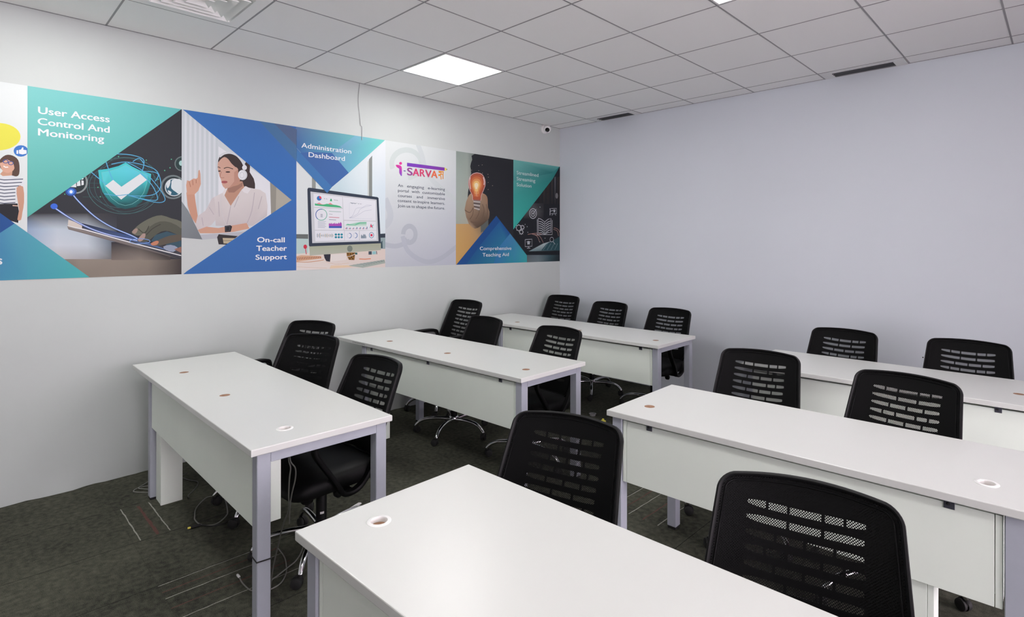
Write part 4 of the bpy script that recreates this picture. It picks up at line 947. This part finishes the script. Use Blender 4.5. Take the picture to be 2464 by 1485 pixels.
DESKS = []
DESKS.append(desk(0.223, -4.299, -0.0052, 2.045, 0.590, 0.300, 2.036, (0.36, 0.47), [(0.46, 0.169), (1.165, 0.176), (1.884, 0.185)], [],
    'long white desk nearest the camera on the mural side, loose cables under it', 'ppr'))
DESKS.append(desk(0.148, -2.917, 0.0294, 2.067, 0.602, 0.340, 2.050, (0.40, 0.52), [(0.497, 0.172), (1.195, 0.177), (1.931, 0.186)], [0.47, 1.17, 1.87],
    'middle long white desk by the mural, marker scribble on its front edge', 'ppp'))
DESKS.append(desk(0.085, -1.480, 0.0214, 2.150, 0.600, 0.400, 2.136, None, [(0.525, 0.157), (1.27, 0.17), (2.021, 0.186)], [0.56, 1.98],
    'farthest long white desk, in the corner of mural wall and partition', 'ppp'))
DESKS.append(desk(2.953, -4.437, 0.0244, 1.470, 0.605, 0.018, 1.452, None, [(0.119, 0.179), (1.349, 0.179)], [0.2, 1.27],
    'short white desk at the bottom of the photo, open ringed cable hole', 'rr'))
DESKS.append(desk(2.908, -2.991, 0.0323, 1.470, 0.616, 0.015, 1.447, (1.12, 1.225), [(0.120, 0.178), (1.349, 0.170)], [0.205, 1.265],
    'middle short white desk of the right column, ringed hole at right end', 'pr'))
DESKS.append(desk(2.932, -1.603, 0.0263, 1.470, 0.640, 0.015, 1.447, None, [(0.120, 0.20), (1.337, 0.26)], [0.205, 1.265],
    'farthest short white desk of the right column, mostly hidden behind chairs', 'pp'))
# scribbled marker line on the front edge of the middle desk
bm = bmesh.new(); random.seed(8)
for k, ch in enumerate('IVIIIIIII'):
    u = 0.250 + 0.021*k; h = random.uniform(0.006, 0.010)
    tube(bm, [(u, -0.0006, 0.730-h/2), (u+random.uniform(-0.004, 0.004), -0.0006, 0.730+h/2)], 0.0010, 5)
    tube(bm, [(u-0.004, -0.0006, 0.730+random.uniform(-.004, .004)), (u+0.007, -0.0006, 0.730+random.uniform(-.004, .004))], 0.0009, 5)
tag(obj('marker_scribble', bm, M['ink'], DESKS[1]), 'small illegible dark marker scribble')

# ------------------------------------------------------------------ swivel chairs
WT, WM, RC, CR, TILT, KC, S1 = 0.2139, 0.2401, 0.0476, 0.0064, 0.3764, 0.0581, 0.35
YT, ZT = 0.365, 0.885          # top centre of the backrest
LB = 0.485                     # backrest length
def hw(s):
    w = WT + (WM-WT)*min(max(s/S1, 0), 1)
    if s > 0.36: w -= (s-0.36)*0.10
    return w
def bp(u, s, d=0.0):
    """point on the backrest: u across, s down from the top, d behind the fabric"""
    belly = 0.018*math.sin(math.pi*min(max(s/LB, 0), 1))          # slight lumbar bow towards the sitter
    y = YT - s*math.sin(TILT) - KC*(u/0.23)**2 + d*math.cos(TILT) - belly*0.35
    z = ZT - s*math.cos(TILT) - d*math.sin(TILT)
    return Vector((u, y, z))
def outline(inset=0.0):
    P = []; rb = 0.075; r = RC
    for k in range(16):
        s = LB-rb - (LB-rb-r)*k/15; P.append((hw(s), s))
    for k in range(1, 9):
        a = math.pi/2*k/8; P.append((hw(r)-r+r*math.cos(a), r-r*math.sin(a)))
    for k in range(1, 9):
        q = 1-k/8; P.append((q*(hw(r)-r), -CR*(1-q*q)))
    right_bottom = [(hw(LB-rb)-rb+rb*math.cos(math.pi/2*k/6), LB-rb+rb*math.sin(math.pi/2*k/6)) for k in range(6, 0, -1)]
    half = right_bottom + P
    full = half + [(-u, s) for u, s in half[::-1][1:]]
    if inset:
        n = len(full); out = []
        for i in range(n):
            a, b = full[i-1], full[(i+1) % n]; dx, dy = b[0]-a[0], b[1]-a[1]; l = math.hypot(dx, dy)
            out.append((full[i][0] + dy/l*inset, full[i][1] - dx/l*inset))
        # keep the inset on the inner side
        if abs(out[20][0]) > abs(full[20][0]): out = [(2*f[0]-o[0], 2*f[1]-o[1]) for f, o in zip(full, out)]
        return out
    return full
def back_frame():
    bm = bmesh.new(); O = outline(); I = outline(0.007); Q = outline(0.014)
    A = [[bp(u, s, d) for (u, s) in C] for C, d in ((O, 0.004), (outline(0.002), -0.004), (I, -0.007), (outline(0.012), -0.004), (Q, 0.002), (Q, 0.018), (I, 0.024), (O, 0.018))]
    n = len(O); V = [[bm.verts.new(p) for p in r] for r in A]
    for k in range(len(V)):
        a, b = V[k], V[(k+1) % len(V)]
        for j in range(n): bm.faces.new((a[j], a[(j+1) % n], b[(j+1) % n], b[j]))
    return fix(bm)
def back_piping():
    bm = bmesh.new(); tube(bm, [bp(u, s, -0.001) for u, s in outline(0.0225)], 0.0022, 6, closed=True); return fix(bm)
def back_mesh():
    bm = bmesh.new(); uvl = bm.loops.layers.uv.new('UVMap'); rows = []
    ss = [0.002+0.006*k for k in range(8)] + [0.055+0.02*k for k in range(18)] + [0.405+0.009*k for k in range(9)]
    full = outline(0.011)
    def half(s):
        best = 0.0; n = len(full)
        for i in range(n):
            a, b = full[i], full[(i+1) % n]
            if (a[1]-s)*(b[1]-s) <= 0 and a[1] != b[1]:
                t = (s-a[1])/(b[1]-a[1]); best = max(best, a[0]+(b[0]-a[0])*t)
        return best
    smin = min(p[1] for p in full); smax = max(p[1] for p in full)
    ss = [smin+0.0005] + [s for s in ss if smin+0.002 < s < smax-0.002] + [smax-0.0005]
    for s in ss:
        h = half(s); rows.append([(bm.verts.new(bp(h*(j/12-1), s, 0.0)), h*(j/12-1), s) for j in range(25)])
    for a, b in zip(rows[:-1], rows[1:]):
        for j in range(24):
            q = (a[j], a[j+1], b[j+1], b[j]); f = bm.faces.new([x[0] for x in q])
            for l, x in zip(f.loops, q): l[uvl].uv = (x[1], x[2])
    return bm
SLOTS = [[(-.142, -.097), (-.089, -.044), (-.037, .037), (.045, .088), (.094, .137)],
         [(-.142, -.045), (-.038, .038), (.045, .135)],
         [(-.142, -.073), (-.066, -.004), (.004, .066), (.073, .134)]]
def back_shell(slots=True):
    """moulded plastic shell behind the fabric with rows of brick-like slots"""
    bm = bmesh.new(); D = 0.020
    us = sorted({round(v, 3) for r in SLOTS for ab in r for v in ab} | {round(-.15+.01*k, 3) for k in range(31)})
    us = [u for i, u in enumerate(us) if i == 0 or u-us[i-1] > 0.0015]
    def snap(v): return min(us, key=lambda q: abs(q-v))
    def row(s0, fn):
        h = hw(max(s0, RC))-0.005
        if s0 < RC: h -= RC-math.sqrt(max(RC**2-(RC-s0)**2, 0))
        h = max(h, 0.175); k = max(h-0.02, 0.170)
        ext = [-h, -k, -0.165] + us + [0.165, k, h]
        return [bm.verts.new(bp(u, fn(u), D)) for u in ext], ext
    lines = [row(0.001, lambda u: 0.001-CR*(1-min((u/0.17)**2, 1))), row(0.045, lambda u: 0.045-0.006*(u/.14)**2)]
    bands = []
    sm = lambda u: -0.011*min((u/.14)**2, 1.6)
    if slots:
        for k in range(9):
            c = 0.0835+0.0368*k
            def hh(u): return 0.0088 if abs(u) < 0.10 else max(0.0088-0.0045*((abs(u)-0.10)/0.042)**2, 0.003)
            lines.append(row(c, lambda u: c+sm(u)-hh(u))); bands.append((len(lines)-1, SLOTS[(0, 1, 2, 0, 2, 1, 0, 2, 1)[k]]))
            lines.append(row(c, lambda u: c+sm(u)+hh(u)))
    else:
        for k in range(9): lines.append(row(0.08+0.037*k, lambda u: 0.08+0.037*k))
    lines.append(row(0.42, lambda u: 0.42)); lines.append(row(0.47, lambda u: 0.47))
    bd = dict(bands)
    for i in range(len(lines)-1):
        a, ext = lines[i]; b, _ = lines[i+1]
        for j in range(len(a)-1):
            m = (ext[j]+ext[j+1])/2
            if i in bd and any(snap(p) < m < snap(q) for p, q in bd[i]): continue
            bm.faces.new((a[j], a[j+1], b[j+1], b[j]))
    bmesh.ops.recalc_face_normals(bm, faces=bm.faces[:])
    bmesh.ops.solidify(bm, geom=bm.faces[:], thickness=0.005)
    return fix(bm)
def rrect(hx, hy, r, cy, z, n=6, dip=0.0):
    P = []
    for cx_, cy_, a0 in ((hx-r, hy-r, 0), (-hx+r, hy-r, 90), (-hx+r, -hy+r, 180), (hx-r, -hy+r, 270)):
        for k in range(n+1):
            a = math.radians(a0+90*k/n); x, y = cx_+r*math.cos(a), cy_+r*math.sin(a)
            P.append((x, cy+y, z - dip*max(0, (-y-0.10)/0.14)**2))
    return P
def seat_mesh():
    bm = bmesh.new()
    prof = [(0.205, 0.200, 0.365, 0), (0.236, 0.228, 0.375, 0), (0.243, 0.235, 0.398, .010), (0.243, 0.235, 0.420, .020), (0.236, 0.228, 0.440, .028), (0.215, 0.208, 0.452, .032), (0.16, 0.155, 0.457, .03), (0.08, 0.08, 0.456, .0), (0.01, 0.01, 0.456, 0)]
    loft(bm, [rrect(hx, hy, min(0.075, hx*0.6), -0.025, z, 6, d) for hx, hy, z, d in prof])
    return fix(bm)
def arm_mesh(sx):
    """closed loop armrest: soft pad, front curve down to a slanted foot under the seat, rear return"""
    P = [(0.165, 0.575), (0.150, 0.618), (0.105, 0.636), (0.0, 0.640), (-0.11, 0.637), (-0.165, 0.622), (-0.180, 0.590), (-0.160, 0.545), (-0.10, 0.455), (-0.055, 0.385), (-0.03, 0.352), (0.03, 0.352), (0.075, 0.385), (0.13, 0.48), (0.158, 0.535)]
    S_ = spline([(0, y, z) for y, z in P], 4, True); n = len(S_); bm = bmesh.new(); rings = []
    for i in range(n):
        t = (S_[(i+1) % n]-S_[i-1]).normalized(); nn = Vector((0, -t.z, t.y)); p = S_[i]
        pad = max(0, min(1, (p.z-0.60)/0.025)); w = 0.018+0.009*pad; th = 0.010+0.003*pad
        xc = sx*(0.258 - 0.012*max(0, min(1, (0.44-p.z)/0.08)))
        r = []
        for a, b in ((-1, -.55), (-.8, -1), (.8, -1), (1, -.55), (1, .55), (.8, 1), (-.8, 1), (-1, .55)):
            r.append(Vector((xc + a*w, p.y, p.z)) + nn*b*th)
        rings.append([bm.verts.new(q) for q in r])
    for i in range(n):
        A, B = rings[i], rings[(i+1) % n]
        for j in range(8): bm.faces.new((A[j], A[(j+1) % 8], B[(j+1) % 8], B[j]))
    # foot plate reaching under the seat
    x0, x1 = sorted((sx*0.10, sx*0.262)); box(bm, x0, x1, -0.028, 0.028, 0.343, 0.358, 0.003, 1)
    return fix(bm)
def base_leg(k, a0):
    a = a0 + 2*math.pi*k/5; d = Vector((math.cos(a), math.sin(a), 0)); bm = bmesh.new()
    P = [(0.025, 0.112), (0.10, 0.118), (0.18, 0.117), (0.235, 0.108), (0.272, 0.090), (0.296, 0.066), (0.302, 0.056)]
    pts = spline([d*r + Vector((0, 0, z)) for r, z in P], 4)
    tube(bm, pts, [0.0155 - 0.0035*i/(len(pts)-1) for i in range(len(pts))], 12)
    return fix(bm), d
def caster_mesh(d, turn):
    bm = bmesh.new(); c = d*0.303
    w = Vector((math.cos(turn), math.sin(turn), 0)); back = Vector((-w.y, w.x, 0))*0.014
    Q = w.to_track_quat('Z', 'Y').to_matrix().to_4x4()
    for o in (-0.022, 0.004):
        cc = c + back + w*o + Vector((0, 0, 0.0255))
        lathe(bm, [(0.0005, 0), (0.017, 0), (0.0235, 0.003), (0.0255, 0.009), (0.0235, 0.015), (0.017, 0.018), (0.0005, 0.018)], 20, cc, M4=Q)
    # hood over the wheels and stem into the leg
    cc = c + back*0.9 + w*-0.0045 + Vector((0, 0, 0.0275))
    lathe(bm, [(0.0005, 0.001), (0.0265, 0.001), (0.0265, 0.008), (0.0005, 0.008)], 20, cc, M4=Q)
    tube(bm, [c + Vector((0, 0, 0.030)), c + Vector((0, 0, 0.062))], 0.011, 10)
    return fix(bm)

def make_chair(slots=True, a0=0.3):
    root = empty('office_chair')
    obj('backrest_frame', back_frame(), M['black'], root, 50)
    obj('mesh_fabric', back_mesh(), M['mesh'], root, 60)
    obj('fabric_piping', back_piping(), M['blacksoft'], root, 60)
    sh = obj('back_shell', back_shell(slots), M['blacksoft'], root, 40)
    obj('seat', seat_mesh(), M['leather'], root, 60)
    bm = bmesh.new()       # bar joining seat and backrest
    pts = spline([(0, 0.02, 0.345), (0, 0.16, 0.345), (0, 0.232, 0.37), (0, bp(0, 0.46, 0.03).y, bp(0, 0.46, 0.03).z), tuple(bp(0, 0.36, 0.034))], 5)
    rings = []
    for i, p in enumerate(pts):
        t = (pts[min(i+1, len(pts)-1)]-pts[max(i-1, 0)]).normalized(); nn = Vector((0, -t.z, t.y))
        rings.append([p + Vector((sx*0.035, 0, 0)) + nn*q*0.007 for sx, q in ((-1, -1), (1, -1), (1, 1), (-1, 1))])
    loft(bm, rings); obj('back_bar', fix(bm), M['black'], root, 40)
    for sx in (-1, 1): obj('armrest', arm_mesh(sx), M['black'], root, 45)
    bm = bmesh.new(); box(bm, -0.075, 0.075, -0.10, 0.11, 0.322, 0.366, 0.008, 2); obj('tilt_mechanism', bm, M['black'], root, 40)
    bm = bmesh.new(); lathe(bm, [(0.0005, 0.255), (0.024, 0.255), (0.0295, 0.262), (0.031, 0.30), (0.026, 0.322), (0.0005, 0.323)], 24, (0, -0.075, 0)); obj('tension_knob', fix(bm), M['black'], root, 40)
    bm = bmesh.new(); tube(bm, [(0.06, 0.01, 0.335), (0.13, 0.005, 0.318)], 0.006, 8)
    lathe(bm, [(0.0005, 0), (0.018, 0), (0.022, 0.008), (0.021, 0.026), (0.014, 0.032), (0.0005, 0.033)], 20, (0.125, 0.005, 0.316), M4=Matrix.Rotation(math.pi/2, 4, 'Y'))
    obj('height_lever', fix(bm), M['black'], root, 40)
    bm = bmesh.new(); tube(bm, [(0, 0, 0.26), (0, 0, 0.345)], 0.014, 16); obj('gas_piston', fix(bm), M['chrome'], root, 40)
    bm = bmesh.new(); lathe(bm, [(0.0005, 0.088), (0.030, 0.088), (0.030, 0.135), (0.0255, 0.140), (0.0255, 0.285), (0.022, 0.292), (0.0005, 0.292)], 24)
    lift = obj('gas_lift', fix(bm), M['black'], root, 40)
    bm = bmesh.new()
    for k in range(6):
        a, b = -0.9+0.12*k, -0.9+0.12*(k+1)
        f = bm.faces.new([bm.verts.new((0.0259*math.cos(t), 0.0259*math.sin(t), z)) for t, z in ((a, 0.186), (b, 0.186), (b, 0.197), (a, 0.197))])
    obj('sticker', bm, M['white_plastic'], lift)
    bm = bmesh.new(); lathe(bm, [(0.0005, 0.082), (0.030, 0.082), (0.036, 0.090), (0.036, 0.132), (0.031, 0.138), (0.0005, 0.138)], 24); obj('base_hub', fix(bm), M['chrome'], root, 40)
    for k in range(5):
        b, d = base_leg(k, a0); lg = obj('base_leg', b, M['chrome'], root, 60)
        obj('caster', caster_mesh(d, a0*3+k*1.9), M['rubber'], lg, 40)
    return root
LIFTED = ('backrest_frame', 'mesh_fabric', 'fabric_piping', 'back_shell', 'back_bar')   # the backrest is height adjustable
def copy_tree(o, parent=None, base=None):
    c = o.copy(); COL.objects.link(c)
    if parent: c.parent = parent
    for ch in list(o.children): copy_tree(ch, c)
    return c
def kind_of(o): return o.name.split('.')[0]
protos = {True: make_chair(True), False: make_chair(False)}
used = set()
def seat_chair(x, y, rz, dz, label, slots=True, spin=0.0):
    """x, y = top centre of the backrest"""
    first = slots not in used; used.add(slots)
    r = protos[slots] if first else copy_tree(protos[slots])
    r.location = (x + math.sin(rz)*YT, y - math.cos(rz)*YT, 0); r.rotation_euler = (0, 0, rz)
    for ch in r.children:
        k = kind_of(ch)
        if k in ('gas_lift', 'base_hub', 'base_leg'): ch.rotation_euler = (0, 0, spin)
        else: ch.location = (0, 0, dz if k in LIFTED else dz*0.5)
    tag(r, label, 'chair', 'black mesh office chairs behind the desks')
PENDING = []
CH = [
 (3.936, -3.500, 0.223, -0.003, 'largest black mesh chair, at the bottom right behind the front desk', True, 0.25),
 (3.132, -3.502, 0.24, -0.004, 'black mesh chair at the left end of the bottom front desk', True, 0.05),
 (3.161, -1.826, 0.120, 0.003, 'left black mesh chair behind the middle desk of the right column', True, 0.4),
 (3.902, -1.950, -0.110, 0.008, 'right black mesh chair behind the middle desk of the right column', True, 0.2),
 (3.277, -0.568, -0.033, -0.001, 'left black mesh chair behind the farthest desk of the right column', True, 0.1),
 (3.979, -0.505, 0.013, -0.003, 'right black mesh chair behind the farthest desk of the right column', True, 0.5),
 (0.385, -3.188, 0.36, 0.035, 'black mesh chair by the wall, half hidden, behind the nearest long desk', True, -0.3),
 (0.962, -3.451, 0.367, 0.033, 'middle black mesh chair behind the nearest long desk, dark see-through slots', True, -0.35),
 (1.761, -3.454, 0.081, 0.005, 'black mesh chair at right end of the nearest long desk, seat visible below', True, 0.15),
 (0.300, -1.637, 0.011, 0.070, 'tall black mesh chair against the mural wall behind the middle long desk', True, 0.2),
 (0.950, -1.961, -0.073, 0.000, 'black chair with plain unslotted back, middle seat of the middle long desk', False, -0.07),
 (1.747, -1.944, -0.022, 0.000, 'black mesh chair at the right end of the middle long desk', True, 0.9),
 (0.358, -0.288, 0.061, 0.030, 'black mesh chair in the far corner where mural wall and partition meet', True, 0.2),
 (0.979, -0.259, 0.008, 0.000, 'black mesh chair against the partition at the middle of the farthest desk', True, 0.02),
 (1.722, -0.329, 0.035, 0.000, 'black mesh chair against the partition at the right end of the farthest desk', True, 0.6),
]
for c in CH: seat_chair(*c)

# ------------------------------------------------------------------ cables and small things on the carpet
def cable(name, pts, r, m, label, cat='cable', k=6, ends=()):
    bm = bmesh.new(); tube(bm, spline(pts, k), r, 8)
    o = tag(obj(name, fix(bm), m, None, 60), label, cat)
    for nm, p0, p1, rr, mm in ends:
        bm = bmesh.new(); a, b = Vector(p0), Vector(p1); tube(bm, [a, a.lerp(b, 0.15), a.lerp(b, 0.85), b], [rr*0.7, rr, rr, rr*0.8], 10); obj(nm, fix(bm), mm, o, 50)
    return o
z = 0.0035
cable('power_cable', [(p[0], p[1], z) for p in [(0.817, -3.967), (0.882, -3.971), (1.032, -4.005), (1.094, -4.03), (1.15, -4.089), (1.139, -4.134), (1.093, -4.159), (1.023, -4.163), (0.976, -4.152), (0.903, -4.13), (0.845, -4.098), (0.776, -4.04)]] + [(0.79, -4.01, 0.006), (0.85, -3.985, 0.011), (0.90, -3.93, 0.006)],
    0.0032, M['cable_grey'], 'grey cable looped on the carpet under the nearest long desk')
cable('plug_cable', [(1.18, -4.05, 0.006), (1.17, -4.12, 0.006), (1.125, -4.150, 0.0065), (1.112, -4.162, 0.0065)], 0.0035, M['cable_black'], 'black plug lead with yellow tip on the carpet beside the looped cable', ends=(('plug', (1.112, -4.160, 0.0075), (1.108, -4.205, 0.0075), 0.007, M['rubber']), ('plug_tip', (1.108, -4.205, 0.0075), (1.105, -4.219, 0.0075), 0.0055, M['yellow'])))
cable('network_cable', [(p[0], p[1], z) for p in [(0.30, -4.02), (0.327, -4.062), (0.425, -4.039), (0.49, -4.010), (0.549, -4.026), (0.615, -4.065), (0.668, -4.106), (0.71, -4.110)]], 0.003, M['cable_dark'], 'dark cable bent on the carpet behind the white cable riser')
cable('wall_cable', [(p[0], p[1], z) for p in [(0.42, -4.12), (0.371, -4.193), (0.354, -4.221), (0.327, -4.278), (0.374, -4.318), (0.467, -4.244), (0.52, -4.19)]], 0.003, M['cable_grey'], 'pale cable end lying by the mural wall beside the desk leg, lower loop')
cable('wall_cable', [(p[0], p[1], z+0.0062) for p in [(0.19, -4.13), (0.223, -4.161), (0.256, -4.201), (0.31, -4.252), (0.350, -4.290), (0.39, -4.27), (0.436, -4.238), (0.50, -4.18)]], 0.003, M['cable_grey'], 'pale cable end lying by the mural wall beside the desk leg, upper loop')
cable('audio_cable', [(p[0], p[1], z) for p in [(1.753, -4.179), (1.807, -4.184), (1.868, -4.181), (1.894, -4.173), (1.929, -4.148), (1.94, -4.115), (1.932, -4.075), (1.898, -4.039), (1.837, -4.005), (1.736, -3.973), (1.636, -3.963)]], 0.0028, M['cable_grey'],
    'thin olive cable with pale jack curling behind the near desk leg', ends=(('jack', (1.753, -4.179, 0.005), (1.725, -4.179, 0.005), 0.0055, M['white_plastic']),))
cable('video_cable', [(p[0], p[1], z+0.0065) for p in [(1.885, -4.090), (1.87, -4.055), (1.845, -4.008), (1.819, -3.959), (1.776, -3.916), (1.711, -3.872), (1.654, -3.84)]], 0.003, M['cable_grey'],
    'grey cable with plug crossing the olive cable behind the near desk leg', ends=(('plug', (1.885, -4.090, 0.0105), (1.902, -4.135, 0.0105), 0.008, M['cable_grey']),))
ca, sa = math.cos(-0.0052), math.sin(-0.0052)
def d1(u, v, zz): return (0.223+ca*u-sa*v, -4.299+sa*u+ca*v, zz)
cable('hanging_cable', [d1(*p) for p in [(2.012, 0.150, 0.7165), (2.012, 0.150, 0.659), (2.012, 0.157, 0.626), (2.012, 0.153, 0.585), (2.012, 0.150, 0.523), (2.012, 0.150, 0.46), (1.985, 0.140, 0.40), (1.95, 0.135, 0.31), (1.93, 0.12, 0.2), (1.92, 0.11, 0.08), (1.91, 0.10, 0.003)]], 0.0028, M['cable_dark'], 'grey cable hanging down behind the near desk leg to the floor')
cable('hanging_cable', [d1(*p) for p in [(2.020, 0.150, 0.7165), (2.020, 0.153, 0.657), (2.02, 0.172, 0.622), (2.02, 0.172, 0.579), (2.02, 0.158, 0.521), (2.019, 0.152, 0.47), (2.016, 0.151, 0.41)]], 0.0026, M['cable_dark'], 'short bowed grey cable hanging under the right end of the nearest long desk')
bm = bmesh.new()
q = [(1.9845, 0.0225), (2.0375, 0.0225), (2.0375, 0.0755), (1.9845, 0.0755)]
tube(bm, [d1(u, v, 0.322 - 0.004*i) for i, (u, v) in enumerate(q)], 0.0026, 6, closed=True)
tag(obj('cable_tie', fix(bm), M['rubber']), 'black cable tie round the near leg of the nearest long desk', 'cable tie')

bm = bmesh.new(); lathe(bm, [(0.0005, 0.002), (0.024, 0.0), (0.0245, 0.014), (0.0325, 0.016), (0.0325, 0.0185), (0.022, 0.0185), (0.0215, 0.004), (0.0005, 0.004)], 30, (1.447, -1.211, 0.0))
tag(obj('grommet_cap', fix(bm), M['grey_plastic'], None, 40), 'loose round grey cable hole cap lying on the dark carpet', 'cap')
bm = bmesh.new(); box(bm, 1.603, 1.643, -1.302, -1.278, 0.0, 0.018, 0.006, 2); box(bm, 1.610, 1.628, -1.297, -1.283, 0.016, 0.030, 0.005, 2)
tag(obj('yellow_scrap', bm, M['yellow']), 'tiny yellow scrap on the carpet just past the chair in the bottom middle', 'scrap')
bm = bmesh.new(); loft(bm, [[(p[0]-0.006, p[1], 0.0), (p[0]+0.006, p[1], 0.0), (p[0]+0.006, p[1], h), (p[0]-0.006, p[1], h)] for p, h in (((1.560, -3.67), 0.004), ((1.530, -3.58), 0.006), ((1.510, -3.50), 0.010), ((1.494, -3.455), 0.010), ((1.488, -3.438), 0.003))])
tag(obj('plastic_strip', fix(bm), M['white_plastic']), 'white plastic strip on the carpet just behind the front desk', 'strip')
bm = bmesh.new(); lathe(bm, [(0.0005, -0.006), (0.003, -0.006), (0.0045, 0.002), (0.0045, 0.006), (0.0005, 0.007)], 12, (3.654, -0.0005, 0.649), M4=Matrix.Rotation(math.pi/2, 4, 'X'))
tag(obj('nail', fix(bm), M['rubber']), 'tiny dark nail in the lavender partition, left of the rightmost rear chair', 'nail')
